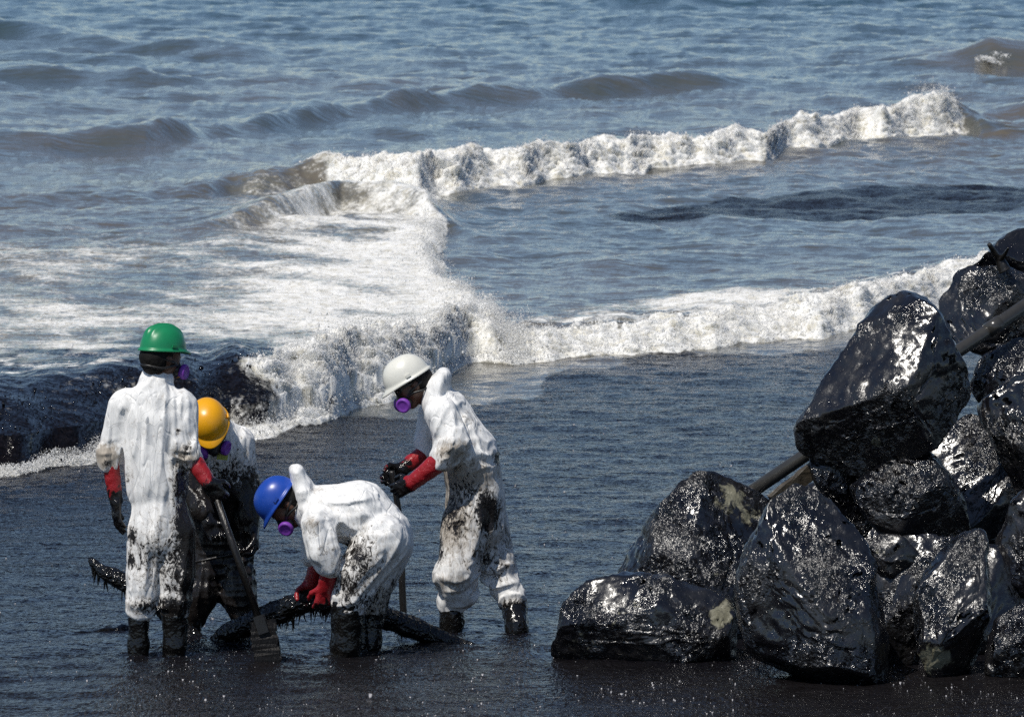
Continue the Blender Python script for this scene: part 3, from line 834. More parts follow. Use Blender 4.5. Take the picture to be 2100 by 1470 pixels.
boulder('narrow upright stone squeezed between the two front boulders',
        [(1822, 1230), (1845, 1170), (1880, 1175), (1892, 1240), (1890, 1340), (1880, 1405), (1815, 1405), (1812, 1300)], 39.3, 0.3, pale=[(1850, 1200, 20, .5)], seed=9)
boulder('dark boulder behind the largest one, its left flank above the surf',
        [(1925, 625), (1958, 560), (1998, 548), (2060, 545), (2130, 570), (2160, 660), (2120, 740), (2030, 745), (1960, 720)], 42.0, 0.6,
        ridge=[(1960, 590, -.3), (2060, 570, -.3), (2080, 680, -.5), (1990, 680, -.45)], seed=10)
boulder('topmost boulder at the upper right edge with a broken branch in front',
        [(1962, 585), (1995, 535), (2040, 505), (2085, 470), (2140, 455), (2200, 500), (2200, 600), (2100, 600), (2010, 590)], 42.6, 0.6,
        ridge=[(2000, 548, -.3), (2060, 510, -.3), (2130, 480, -.3), (2110, 570, -.5)], seed=11)
boulder('dark boulder under the pipe at the right edge of the bank',
        [(1990, 790), (2010, 735), (2070, 700), (2150, 690), (2200, 760), (2200, 850), (2100, 860), (2020, 850)], 41.4, 0.5, seed=12)
boulder('bluish boulder half in shade below the pipe, right of the largest boulder',
        [(2000, 835), (2030, 790), (2080, 765), (2160, 770), (2200, 850), (2190, 1010), (2110, 1050), (2075, 985), (2080, 900), (2020, 870)], 40.9, 0.45, seed=13)
boulder('added filler boulder that keeps the hollow behind the others dark',
        [(1800, 930), (1900, 900), (1990, 830), (2090, 860), (2110, 1000), (2090, 1150), (1950, 1230), (1800, 1250), (1730, 1120), (1750, 1000)], 41.6, 0.6, seed=14)  # filler rock, added so the cavity behind the bank stays dark
boulder('boulder with a lit blue crest at the right edge, above the waterline ones',
        [(2040, 1110), (2062, 1050), (2100, 1000), (2180, 990), (2220, 1080), (2200, 1210), (2100, 1230), (2040, 1200)], 40.1, 0.5, seed=15)
boulder('lowest boulder at the right edge, speckled with small glints beside dark water',
        [(2020, 1330), (2050, 1260), (2110, 1225), (2200, 1230), (2230, 1330), (2200, 1430), (2080, 1430), (2030, 1410)], 38.75, 0.45, seed=16)
boulder('added filler rock mass keeping the gaps between the front boulders dark',
        [(1720, 1120), (1800, 1090), (1900, 1130), (2050, 1120), (2120, 1250), (2100, 1410), (1900, 1420), (1750, 1410), (1720, 1300)], 40.0, 0.5, seed=17)  # another filler, added to darken the openings between the front rocks
boulder('added dark filler stone in the gap just right of the steep sparkling boulder', [(2000, 1160), (2060, 1140), (2110, 1200), (2110, 1330), (2060, 1415), (1995, 1400), (1985, 1280)], 40.4, 0.35, seed=18)  # this and the next two are fillers added to make the gaps dark
boulder('added dark filler stone low between the low wide boulder and the big round shouldered one', [(1440, 1190), (1520, 1130), (1600, 1180), (1610, 1330), (1560, 1375), (1450, 1372)], 40.6, 0.35, seed=19)
boulder('added dark filler wedge of rock behind the lower end of the pipe', [(1590, 1040), (1650, 985), (1720, 980), (1780, 1050), (1760, 1150), (1650, 1160), (1590, 1110)], 41.2, 0.35, seed=20)
print('boulders done')

# ------------------------------------------------------------------ tubes and rods
def tube(path, radii, seg=14, wob=0.0, seed=0):
    """closed tube along a smooth path; returns V, F"""
    P = np.asarray(path, float); R = np.asarray(radii, float)
    # resample with Catmull-Rom
    n = len(P)
    if n > 2:
        out = []; ro = []
        for i in range(n - 1):
            p0, p1, p2, p3 = P[max(i - 1, 0)], P[i], P[i + 1], P[min(i + 2, n - 1)]
            for t in np.linspace(0, 1, 9)[:-1]:
                out.append(0.5 * ((2 * p1) + (-p0 + p2) * t + (2 * p0 - 5 * p1 + 4 * p2 - p3) * t * t + (-p0 + 3 * p1 - 3 * p2 + p3) * t ** 3))
                ro.append(R[i] + (R[i + 1] - R[i]) * t)
        out.append(P[-1]); ro.append(R[-1]); P = np.array(out); R = np.array(ro)
    V = []; up = np.array((0.03, 0.2, 1.0))
    for i in range(len(P)):
        d = P[min(i + 1, len(P) - 1)] - P[max(i - 1, 0)]; d /= np.linalg.norm(d)
        a = np.cross(d, up)
        if np.linalg.norm(a) < 0.05: a = np.cross(d, np.array((1.0, 0.1, 0)))
        a /= np.linalg.norm(a); b = np.cross(d, a)
        for k in range(seg):
            th = 2 * math.pi * k / seg
            V.append(P[i] + R[i] * (math.cos(th) * a + math.sin(th) * b))
    V = np.array(V)
    if wob:
        c = np.repeat(P, seg, 0); o = V - c
        V = c + o * (1 + wob * fbm3(V * 14, 3, seed))[:, None]
    F = []
    for i in range(len(P) - 1):
        for k in range(seg):
            F.append((i * seg + k, i * seg + (k + 1) % seg, (i + 1) * seg + (k + 1) % seg, (i + 1) * seg + k))
    s0 = len(V); V = np.vstack([V, P[0], P[-1]])
    for k in range(0, seg):
        F.append((s0, (k + 1) % seg, k, k)); e = (len(P) - 1) * seg
        F.append((s0 + 1, e + k, e + (k + 1) % seg, e + (k + 1) % seg))
    return V, F

def tube_obj(name, path, radii, mat, parent=None, seg=14, wob=0.0, seed=0):
    V, F = tube(path, radii, seg, wob, seed)
    bm = bmesh.new()
    vs_ = [bm.verts.new(v) for v in V]
    for f in F:
        ff = []
        for i in f:
            if i not in ff: ff.append(i)
        bm.faces.new([vs_[i] for i in ff])
    return bm_object(name, bm, mat, parent)

def thing(name, loc, label, cat, group=None):
    return tag(empty(name, loc), label, cat, group)

# the pipe leaning through the bank, behind the largest boulder
pr = thing('pipe', at(1545, 1000, 40.9), 'long straight black pipe leaning up behind the largest boulder', 'pipe')
pa_, pb_ = at(1535, 1012, 40.9), at(2200, 560, 41.45)
tube_obj('pipe_barrel', [pa_, pb_], [0.037, 0.037], M_PIPE, pr, 24)
dpb = (pb_ - pa_) / np.linalg.norm(pb_ - pa_)
for tcol in (0.47, 1.62):
    tube_obj('coupling', [pa_ + dpb * tcol, pa_ + dpb * (tcol + 0.09)], [0.043, 0.043], M_PIPE, pr, 24)

def box_between(name, a, b, w, t, mat, parent=None, side=(0, 1, 0), taper=1.0, cuts=10, rag=0.0, seed=0):
    a = np.asarray(a); b = np.asarray(b); d = b - a; L = np.linalg.norm(d); d /= L
    s = np.asarray(side, float); s -= d * (s @ d); s /= np.linalg.norm(s); n = np.cross(d, s)
    rs = random.Random(seed); bm = bmesh.new(); rings = []
    for i in range(cuts + 1):
        f = i / cuts; k = 1 + (taper - 1) * f
        ring = []
        for (x, z) in ((-1, -.8), (-.92, -1), (.92, -1), (1, -.8), (1, .8), (.92, 1), (-.92, 1), (-1, .8)):
            p = a + d * (L * f) + n * (x * w / 2 * k + rs.uniform(-rag, rag)) + s * (z * t / 2 + rs.uniform(-rag, rag) * .4)
            ring.append(bm.verts.new(p))
        rings.append(ring)
    for i in range(cuts):
        for k in range(8):
            bm.faces.new((rings[i][k], rings[i][(k + 1) % 8], rings[i + 1][(k + 1) % 8], rings[i + 1][k]))
    bm.faces.new(rings[0]); bm.faces.new(rings[-1])
    return bm_object(name, bm, mat, parent, smooth=False)

o = box_between('plank', at(1585, 1030, 40.75), at(1690, 945, 40.9), 0.085, 0.04, simple('bare_weathered_wood', (0.012, 0.010, 0.008), (0.10, 0.082, 0.058), 26, 0.5, 0.012, 0.5, 1.5, (0.4, 1, 1)), None, (0, 1, .3), rag=0.006, seed=3)
tag(o, 'weathered brown plank wedged under the lower end of the pipe', 'plank')
br = thing('branch', at(2050, 535, 41.9), 'short broken black branch sticking up in front of the topmost boulder', 'branch')
tube_obj('stem', [at(2062, 556, 41.9), at(2047, 530, 41.9), at(2028, 500, 41.85)], [0.035, 0.026, 0.010], M_WOOD, br, 10, 0.25, 3)
tube_obj('twig', [at(2050, 534, 41.9), at(2062, 520, 41.85), at(2068, 508, 41.8)], [0.016, 0.012, 0.006], M_WOOD, br, 8, 0.25, 4)

# the oily boom the men are lifting
bo = thing('oil_boom', at(640, 1300, 40.2), 'thick oil soaked absorbent boom dripping black strands, held up by the bending worker', 'boom')
BP = [(184, 1146, 40.9), (215, 1172, 40.85), (262, 1196, 40.8), (320, 1232, 40.75), (385, 1300, 40.7), (430, 1330, 40.6), (474, 1296, 40.45), (520, 1276, 40.4), (580, 1250, 40.35), (640, 1230, 40.3), (690, 1234, 40.35), (760, 1254, 40.45), (840, 1284, 40.5), (910, 1312, 40.45), (990, 1336, 40.35), (1040, 1345, 40.3)]
BR = [.012, .040, .052, .055, .055, .05, .060, .064, .066, .064, .066, .066, .060, .050, .030, .02]
bpath = [at(*p) for p in BP]
tube_obj('boom_body', bpath, BR, M_HOSE, bo, 20, 0.20, 5)
def drips():
    bm = bmesh.new(); rs = random.Random(5)
    P = np.array(bpath); seglen = np.linalg.norm(np.diff(P, axis=0), axis=1)
    def add(p, l, r):
        n = 6; rings = []
        bend = rs.uniform(-.02, .02)
        for i, f in enumerate((0, .35, .7, 1.0)):
            rr = r * (1 - f) ** .8 + .0008
            rings.append([bm.verts.new((p[0] + bend * f * f + rr * math.cos(2 * math.pi * k / n), p[1] + rr * math.sin(2 * math.pi * k / n), p[2] + .02 - (l + .02) * f)) for k in range(n)])
        for i in range(3):
            for k in range(n):
                bm.faces.new((rings[i][k], rings[i][(k + 1) % n], rings[i + 1][(k + 1) % n], rings[i + 1][k]))
    for (i0, i1, cnt, lm) in ((0, 3, 46, .085), (6, 10, 80, .085), (10, 13, 26, .06)):
        for _ in range(cnt):
            t = rs.uniform(i0, i1 - .01); i = int(t); f = t - i
            p = P[i] + (P[i + 1] - P[i]) * f; r = BR[i] + (BR[i + 1] - BR[i]) * f
            yo = rs.uniform(-.7, .7) * r
            q = (p[0], p[1] + yo, p[2] - r * .72)
            add(q, rs.uniform(.2, 1.0) ** 1.5 * lm + .012, rs.uniform(.005, .013))
    o = bm_object('oil_strand', bm, M_OIL, bo); o['kind'] = 'stuff'
drips()

# flotsam line at the left
o = tube_obj('flotsam', [at(118, 1297, 41.0), at(160, 1299, 40.95), at(200, 1296, 41.0), at(245, 1293, 41.05), (at(285, 1285, 41.05))], [.008, .018, .020, .022, .016], M_OIL, None, 10, 0.9, 9)
tag(o, 'thin line of black flotsam floating left of the green helmet worker', 'flotsam')

# ------------------------------------------------------------------ people
def nrm(v):
    v = np.asarray(v, float); return v / np.linalg.norm(v)

def helmet(parent, c, f, up, mat, ridges=True, s=1.0):
    """hard hat: c centre of its rim, f forward, up crown direction"""
    f = nrm(f); up = nrm(np.asarray(up) - f * (f @ nrm(up))); r = np.cross(f, up)
    root = None
    nth, nph = 72, 22
    a, b, cz = .108 * s, .134 * s, .132 * s
    def ring_pt(th, ph, inner=0.0):
        cx, cy = math.cos(th), math.sin(th)            # cx forward
        q = math.cos(ph) ** 0.82 if ph < math.pi / 2 - 1e-6 else 0.0
        z = math.sin(ph) * cz
        x = cx * b * q; y = cy * a * q
        if ridges:
            for yc, amp in ((0, .0115), (.036, .0085), (-.036, .0085)):
                wgt = math.exp(-((y - yc * s) / (.0095 * s)) ** 2) * min(1, max(0, (math.sin(ph) - .42) * 3)) * (1 if abs(x) < .115 * s else .5)
                z += amp * s * wgt; x *= 1 + .05 * wgt
        k = 1 - inner
        return x * k, y * k, z * k
    V = []; F = []
    def emit(x, y, z): V.append(c + f * x + r * y + up * z)
    rows = []
    # inner skin up, rim, outer skin
    prof = [('in', math.pi / 2 * i / 8) for i in range(8, -1, -1)]
    for kind, ph in prof:
        row = []
        for k in range(nth):
            th = 2 * math.pi * k / nth
            x, y, z = ring_pt(th, ph, .05); row.append(len(V)); emit(x, y, z)
        rows.append(row)
    def brim(th, out, z):
        pk = max(0.0, math.cos(th)); pk = pk ** 3
        x = math.cos(th) * (b + out * (.010 + .028 * pk) * s); y = math.sin(th) * (a + out * (.010 - .002 * pk) * s)
        return x, y, z - .016 * s * pk * out
    for out, z in ((.6, -.009), (1.0, -.010), (1.06, -.006), (1.0, -.001), (.25, .004)):
        row = []
        for k in range(nth):
            x, y, z2 = brim(2 * math.pi * k / nth, out, z * s); row.append(len(V)); emit(x, y, z2)
        rows.append(row)
    for i in range(1, nph + 1):
        ph = math.pi / 2 * i / nph; row = []
        for k in range(nth):
            x, y, z = ring_pt(2 * math.pi * k / nth, ph); row.append(len(V)); emit(x, y, z)
        rows.append(row)
    for i in range(len(rows) - 1):
        for k in range(nth):
            F.append((rows[i][k], rows[i][(k + 1) % nth], rows[i + 1][(k + 1) % nth], rows[i + 1][k]))
    o = mesh_from('helmet', V, F, mat, parent)
    # inside band
    bm = bmesh.new(); rr = []
    for z in (-.022, .012):
        rr.append([bm.verts.new(c + f * math.cos(2 * math.pi * k / 40) * .098 * s + r * math.sin(2 * math.pi * k / 40) * .078 * s + up * z * s) for k in range(40)])
    for k in range(40): bm.faces.new((rr[0][k], rr[0][(k + 1) % 40], rr[1][(k + 1) % 40], rr[1][k]))
    bm_object('headband', bm, M_MASK, o)
    # accessory slots at the sides
    for sy in (-1, 1):
        p = c + r * sy * (a + .004 * s) + up * .022 * s
        box_between('slot', p - f * .014, p + f * .014, .016, .008, mat, o, r)
    return o

def lathe(name, c, axis, prof, mat, parent, seg=28):
    """prof: (radius, height) along axis"""
    axis = nrm(axis); a = nrm(np.cross(axis, (0.1, .9, .3))); b = np.cross(axis, a)
    V = []; F = []
    for (r, h) in prof:
        for k in range(seg):
            th = 2 * math.pi * k / seg
            V.append(c + axis * h + max(r, 1e-4) * (math.cos(th) * a + math.sin(th) * b))
    for i in range(len(prof) - 1):
        for k in range(seg):
            F.append((i * seg + k, i * seg + (k + 1) % seg, (i + 1) * seg + (k + 1) % seg, (i + 1) * seg + k))
    return mesh_from(name, V, F, mat, parent)

def head_prims(c, f, up):
    """c centre of the cranium; returns prims of a head with brow, nose, cheeks, jaw, ears"""
    f = nrm(f); up = nrm(np.asarray(up) - f * (f @ nrm(up))); r = np.cross(f, up)
    L = lambda x, y, z: c + f * x + r * y + up * z
    P = [cone(L(-.022, 0, .012), L(.022, 0, .018), .080, .078, r, .94, k=.02),
         cone(L(.030, 0, -.050), L(.055, 0, -.098), .060, .036, r, 1.1, k=.03),
         cone(L(.062, -.022, -.010), L(.062, .022, -.010), .036, .036, k=.02),
         cone(L(.086, 0, -.018), L(.104, 0, -.048), .009, .013, k=.012),
         cone(L(.084, -.016, -.072), L(.084, .016, -.072), .012, .012, k=.012)]
    for s in (-1, 1):
        P.append(cone(L(.058, .040 * s, -.040), L(.030, .056 * s, -.058), .022, .020, k=.02))
        P.append(cone(L(-.006, .078 * s, -.012), L(.000, .076 * s, -.046), .014, .010, f, 1.6, k=.008))
    return P, L

def worker(label, foot, hd, hf, hup, helm, neck, cover, skin_prims, folds, oil, grime, seed, boots, gloves, hoods=(), hair=True, mask=True, ridges=True, glasses=False, hs=1.0, rimoff=0.035):
    root = thing('person', foot, label, 'person', 'clean-up workers in white coveralls')
    hp, L = head_prims(hd, hf, hup)
    f = nrm(hf); up = nrm(np.asarray(hup) - f * (f @ nrm(hup))); r = np.cross(f, up)
    V, F = surface(hp + [cone(L(-.018, 0, -.05), neck, .056, .062, k=.03)] + skin_prims, .0075, .02)
    mesh_from('body', V, F, M_SKIN, root)
    # coverall
    prims = list(cover) + list(hoods)
    V, F = surface(prims, .0072, .020, folds, relax=4)
    oa = np.zeros(len(V)); ga = np.zeros(len(V))
    for (p, rad, s) in oil:
        d = (V - np.asarray(p)) / np.asarray(rad)
        oa = np.maximum(oa, s * np.exp(-(d * d).sum(1)))
    for (p, rad, s) in grime:
        d = (V - np.asarray(p)) / np.asarray(rad)
        ga = np.maximum(ga, s * np.exp(-(d * d).sum(1)))
    mesh_from('coverall', V, F, cloth_material(seed), root, attrs=dict(oil=oa, grime=ga))
    for b in boots:
        V, F = surface(b, .009, .025, lambda P: .006 * fbm3(P * 18, 3, seed))
        mesh_from('boot', V, F, M_BOOT, root)
    for (g, oc, orad) in gloves:
        V, F = surface(g, .0050, .008, lambda P: .0025 * fbm3(P * 26, 2, seed + 3))
        d = np.linalg.norm((V - oc), axis=1) / orad
        mesh_from('glove', V, F, M_GLOVE, root, attrs=dict(oil=np.clip(1.5 - d, .27, 1.1)))
    if hair:
        V, F = surface([cone(L(-.026, 0, .000), L(-.012, 0, .02), .090, .088, r, .95), cone(L(-.045, 0, -.045), L(-.045, 0, -.02), .066, .072, r, 1.0)], .008, .03, lambda P: .004 * fbm3(P * 40, 2, seed))
        mesh_from('hair', V, F, M_HAIR, root)
    ho = helmet(root, hd + up * rimoff + f * .008, f, up, M_H[helm], ridges, hs)
    if mask:
        V, F = surface([cone(L(.070, 0, -.040), L(.088, 0, -.078), .040, .044, k=.02), cone(L(.095, 0, -.075), L(.122, 0, -.085), .030, .022, k=.015),
                        cone(L(.080, -.03, -.075), L(.075, .03, -.075), .036, .036, k=.02)], .006, .02)
        mo = mesh_from('respirator', V, F, M_MASK, root)
        for s in (-1, 1):
            ax = nrm(f * .55 + r * s * .83 - up * .05)
            cc = L(.096, .050 * s, -.082)
            lathe('filter', cc, ax, [(.001, -.012), (.028, -.012), (.030, .004), (.038, .006), (.041, .012), (.041, .026), (.0375, .031), (.030, .0325), (.027, .0305), (.012, .0305), (.0005, .0305)], M_PURPLE, mo)
        for zz in (-.035, .012):
            pts = []
            for k in range(15):
                th = math.pi * (-.5 + 0.08) + (math.pi * .84) * k / 14
                th = -1.25 * math.pi / 2 * 1 + 0
            pts = [L(.075, .052, -.06), L(.030, .078, -.04 + zz * .3), L(-.04, .080, -.03 + zz), L(-.105, .03, -.02 + zz), L(-.105, -.03, -.02 + zz), L(-.04, -.080, -.03 + zz), L(.030, -.078, -.04 + zz * .3), L(.075, -.052, -.06)]
            tube_obj('strap', pts, [.007] * 8, M_MASK, mo, 6)
    for s in (-1, 1):
        V, F = surface([cone(L(.086, .031 * s, -.006), L(.087, .031 * s, -.006), .0125, .0125)], .004, .01)
        eo = mesh_from('eye', V, F, M_EYE, root)
        lathe('iris', L(.0985, .031 * s, -.008), f, [(.006, -.002), (.006, .0008), (.0003, .0012)], M_MASK, eo, 12)
    if glasses:
        go = None
        for s in (-1, 1):
            pts = [L(.104, .010 * s, .010), L(.106, .012 * s, -.022), L(.096, .052 * s, -.026), L(.074, .070 * s, -.014), L(.074, .070 * s, .010), L(.096, .05 * s, .014)]
            bm = bmesh.new(); fr = [bm.verts.new(p) for p in pts]; bk = [bm.verts.new(p - f * .003) for p in pts]
            bm.faces.new(fr); bm.faces.new(bk[::-1])
            for k in range(6): bm.faces.new((fr[k], fr[(k + 1) % 6], bk[(k + 1) % 6], bk[k]))
            o = bm_object('lens', bm, M_LENS, go or root, smooth=False)
            if go is None: o.name = 'safety_glasses'; go = o
            box_between('temple', L(.074, .071 * s, 0), L(-.01, .084 * s, -.004), .008, .004, M_MASK, go, r)
    return root

def hand(elbow, wrist, d, n, side, curl=0.6, spread=0.10, r0=.050, r1=.040, s=1.0, cuff=True):
    """gauntlet glove: forearm from elbow to wrist, palm along d, fingers curling towards n, thumb on side (unit vector)"""
    d = nrm(d); n = nrm(np.asarray(n) - d * (d @ nrm(n))); sd = np.cross(d, n)
    if sd @ np.asarray(side) < 0: sd = -sd
    P = [cone(elbow, wrist, r0, r1, k=.02)]
    kn = []
    for i, o in enumerate((.030, .010, -.011, -.031)):
        k = wrist + d * (.092 - .006 * abs(i - 1)) * s + sd * o * s
        P.append(cone(wrist + sd * o * .7 * s + d * .01, k, .021 * s, .0155 * s, k=.012))
        kn.append(k)
    lens = ((.040, .026, .020), (.045, .029, .022), (.041, .027, .021), (.032, .021, .018))
    for i, k in enumerate(kn):
        a = k; ang = curl * (.75 + .1 * i); sp = spread * (1.5 - i)
        for j, l in enumerate(lens[i]):
            dd = nrm(d * math.cos(ang) + n * math.sin(ang) + sd * sp * math.cos(ang) * .6)
            b = a + dd * l * s
            P.append(cone(a, b, (.0130 - .0012 * j) * s, (.0120 - .0014 * j) * s, k=.004))
            a = b; ang += curl * (1.0 if j == 0 else .7)
    a = wrist + d * .022 * s + sd * .030 * s + n * .006
    t1 = a + (d * .55 + sd * .65 + n * .35) * .048 * s
    t2 = t1 + nrm(d * .9 + sd * .12 + n * (.3 + .5 * curl)) * .036 * s
    t3 = t2 + nrm(d * .85 - sd * .25 + n * (.4 + .6 * curl)) * .028 * s
    P += [cone(a, t1, .020 * s, .015 * s, k=.012), cone(t1, t2, .0140 * s, .013 * s, k=.004), cone(t2, t3, .013 * s, .0105 * s, k=.004)]
    return P

def thin(prims, k=0.72):
    return [cone(q['a'], q['b'], q['ra'] * k, q['rb'] * k, q['e'], q['s']) for q in prims]

def fold_fn(specs):
    """specs: (axis direction along which folds run, frequency across, frequency along, amplitude, centre, radius)"""
    def fn(P):
        out = 0.0035 * noise3(P * 7, 2)
        for i, (ax, fc, fl, amp, c, rad) in enumerate(specs):
            ax = nrm(ax)
            al = P @ ax
            Q = P - al[:, None] * ax
            q = Q * (fc * .85) + (al * fl * .6)[:, None] * ax + 0.30 * noise3(P * 3.2, 40 + i)[:, None]
            v = 1 - np.abs(noise3(q, 20 + i)) * 2.6
            v = v * np.where(v > 0, 1.3, 0.7)
            v = v + 0.16 * (1 - 2.4 * np.abs(noise3(Q * fc * 1.9 + (al * fl)[:, None] * ax, 60 + i)))
            w = np.exp(-(((P - c) / rad) ** 2).sum(1)) if c is not None else 1.0
            out = out + 0.95 * amp * w * v
        return out
    return fn

# ---- green helmet, seen from behind
YA_ = float(ground_y(1343))
A = lambda u, v, d=0.0: at(u, v, YA_ + d)
coverA = [cone(A(322, 998), A(318, 860), .158, .172, (0, 1, 0), .74), cone(A(262, 826), A(366, 826), .070, .074, (0, 1, 0), 1.15), cone(A(316, 818, -.02), A(322, 780, 0), .125, .082, (0, 1, 0), .8),
          cone(A(314, 778, .0), A(330, 776, .0), .066, .062, (0, 0, 1), .5, k=.012),
          cone(A(326, 1024), A(330, 1090), .134, .160, (0, 1, 0), .82, k=.010),
          cone(A(300, 1090), A(296, 1180), .098, .086), cone(A(296, 1180), A(288, 1246), .086, .070), cone(A(289, 1238), A(287, 1252), .076, .068, k=.012),
          cone(A(358, 1090), A(360, 1180), .104, .092), cone(A(360, 1180), A(358, 1238), .092, .074), cone(A(358, 1232), A(358, 1250), .080, .070, k=.012),
          cone(A(252, 832), A(236, 905, .03), .074, .066), cone(A(236, 905, .03), A(222, 945, .0), .062, .050, k=.02), cone(A(219, 928, .0), A(222, 950), .052, .048, k=.012),
          cone(A(374, 834), A(374, 910, -.04), .080, .078), cone(A(374, 910, -.04), A(394, 940, -.08), .070, .050, k=.02)]
foldsA = fold_fn([((0.06, 0, 1), 16, 2.2, .017, A(310, 900, -.1), (.30, .3, .42)), ((0, 0, 1), 15, 2.5, .012, A(330, 1130, -.1), (.35, .4, .35)), ((1, 0, .2), 22, 5, .012, A(385, 930, -.1), (.09, .2, .10)), ((1, 0, .3), 22, 5, .010, A(225, 925), (.08, .2, .09)),
                  ((1, 0, 0), 20, 6, .010, A(325, 1240), (.3, .3, .09))])
oilA = [(A(395, 1090, 0), (.10, .5, .35), 1.25), (A(372, 990, 0), (.055, .5, .14), .85), (A(370, 1150, 0), (.12, .5, .24), .72), (A(322, 1140, -.05), (.17, .4, .22), .50), (A(272, 1095), (.03, .4, .06), .95), (A(270, 1145), (.025, .4, .06), .85),
        (A(300, 1240), (.12, .4, .06), .62), (A(358, 1245), (.13, .4, .08), 1.0), (A(382, 925, -.1), (.05, .3, .06), .58), (A(365, 883, -.1), (.012, .3, .022), .85), (A(225, 945), (.05, .3, .035), .50), (A(385, 1200), (.06, .4, .2), 1.0), (A(265, 975), (.03, .3, .05), .35)]
grimeA = [(A(218, 935), (.08, .3, .08), .95), (A(380, 940, -.1), (.10, .3, .10), .7), (A(330, 810, -.1), (.04, .3, .04), .35), (A(330, 1150), (.35, .5, .3), .36), (A(300, 1240), (.3, .4, .06), .5)]
bootA = [[cone(A(285, 1240), A(284, 1325), .060, .052), cone(A(284, 1325), A(283, 1362), .052, .056), cone(A(283, 1366), A(287, 1362, .17), .055, .045)],
         [cone(A(358, 1238), A(358, 1322), .072, .062), cone(A(358, 1322), A(358, 1360), .060, .060), cone(A(358, 1362), A(366, 1360, .17), .058, .045)]]
gloveA = [(hand(A(225, 940), A(238, 1026), (0.02, .0, -1), (.9, .35, 0), (0.1, 1, 0), .28, .28, .046, .037), A(243, 1075), .20),
          (hand(A(388, 930, -.07), A(428, 990, -.12), (.62, .1, -.78), (.2, 1, -.2), (.75, 0, .6), 1.0, .05, .050, .040), A(446, 1020, -.1), .12)]
worker('standing worker with ridged green helmet, back turned, in a clean white coverall with oily legs', A(320, 1343), A(331, 728), (.80, .58, -.06), (.03, .03, 1), 'green', A(322, 800), coverA, thin(coverA), foldsA, oilA, grimeA, 1, bootA, gloveA, hs=.97, rimoff=.030)

# his shovel
sh = thing('shovel', A(545, 1350, -.2), 'oil blackened long handled wooden shovel held by the green helmet worker', 'shovel')
s_top, s_bot = A(434, 992, -.09), at(534, 1278, YA_ - .22)
tube_obj('handle', [s_top - (s_bot - s_top) * .04, s_bot], [.017, .020], M_WOOD, sh, 12, .08, 2)
sh_a, sh_b = at(538, 1272, YA_ - .22), at(552, 1375, YA_ - .27)
box_between('blade', sh_a, sh_b, .132, .026, M_BLADE, sh, (0, 1, .2), 1.04, 16, .007, 4)
box_between('socket', at(530, 1262, YA_ - .23), at(542, 1298, YA_ - .24), .06, .045, M_WOOD, sh, (0, 1, .2))

# ---- yellow helmet, facing the camera, bending
YB_ = float(ground_y(1296))
B = lambda u, v, d=0.0: at(u, v, YB_ + d)
coverB = [cone(B(457, 1105, .05), B(455, 985, -.06), .150, .165, (0, 1, 0), .8), cone(B(455, 985, -.06), B(450, 915, -.16), .165, .140, (0, 1, 0), .9), cone(B(412, 915, -.16), B(486, 905, -.14), .075, .078),
          cone(B(448, 900, -.18), B(440, 880, -.24), .095, .080), cone(B(455, 1100, .06), B(455, 1150, .07), .160, .150, (0, 1, 0), .9),
          cone(B(432, 1150, .05), B(412, 1215, .0), .105, .088), cone(B(412, 1215, .0), B(392, 1262, .02), .086, .074),
          cone(B(475, 1150, .05), B(488, 1215, .0), .108, .088), cone(B(488, 1215, .0), B(505, 1262, .02), .084, .072),
          cone(B(488, 912, -.14), B(510, 990, -.12), .074, .064), cone(B(510, 990, -.12), B(513, 1060, -.16), .060, .050),
          cone(B(412, 918, -.16), B(392, 1000, -.20), .074, .064), cone(B(392, 1000, -.2), B(415, 1050, -.30), .060, .050)]
foldsB = fold_fn([((0, 0, 1), 15, 2.2, .013, None, 1), ((1, 0, 0), 18, 4, .012, B(490, 1170), (.2, .4, .2))])
oilB = [(B(450, 1090), (.38, .8, .36), 1.6), (B(450, 1230), (.4, .8, .3), 1.6), (B(510, 1010, -.1), (.07, .4, .18), 1.1), (B(400, 1000, -.1), (.10, .5, .25), 1.3), (B(500, 1060, -.1), (.12, .4, .15), 1.3)]
grimeB = [(B(470, 940, -.1), (.2, .5, .12), .35)]
bootB = [[cone(B(394, 1250, .02), B(388, 1300, .02), .066, .060), cone(B(388, 1300, .02), B(386, 1318, .02), .060, .056), cone(B(386, 1320, .02), B(388, 1322, -.14), .055, .045)],
         [cone(B(503, 1250, .02), B(512, 1300, .02), .066, .060), cone(B(512, 1300, .02), B(512, 1318, .02), .060, .056), cone(B(512, 1320, .02), B(512, 1322, -.14), .055, .045)]]
gloveB = [(hand(B(513, 1040, -.15), B(516, 1085, -.17), (.06, -.1, -1), (-.8, -.5, 0), (-.3, -.9, 0), 1.0, .06, .052, .044, 1.15), B(518, 1090, -.15), .5),
          (hand(B(412, 1040, -.28), B(428, 1072, -.32), (.5, -.2, -.8), (.3, -.9, 0), (.8, 0, .5), .9, .05, .050, .042), B(428, 1080, -.3), .5)]
pb = worker('worker with yellow helmet bending forward behind the green helmet worker, coverall black with oil', B(450, 1296), B(430, 872, -.36), (.10, -.72, -.69), (-.16, -.66, .73), 'yellow', B(442, 900, -.22), coverB, thin(coverB), foldsB, oilB, grimeB, 2, bootB, gloveB, ridges=False, hs=.98, rimoff=.035)
box_between('badge', B(443, 936, -.345), B(470, 938, -.345), .045, .006, M_CARD, pb, (0, 1, .1))
box_between('badge_label', B(445, 936, -.352), B(467, 938, -.352), .030, .004, M_BADGE, pb, (0, 1, .1))
rod = tube_obj('rod', [B(396, 1153, -.30), B(526, 1126, -.22)], [.008, .008], M_WOOD, None, 8)
tag(rod, 'thin dark rod held across the thighs by the yellow helmet worker', 'rod')

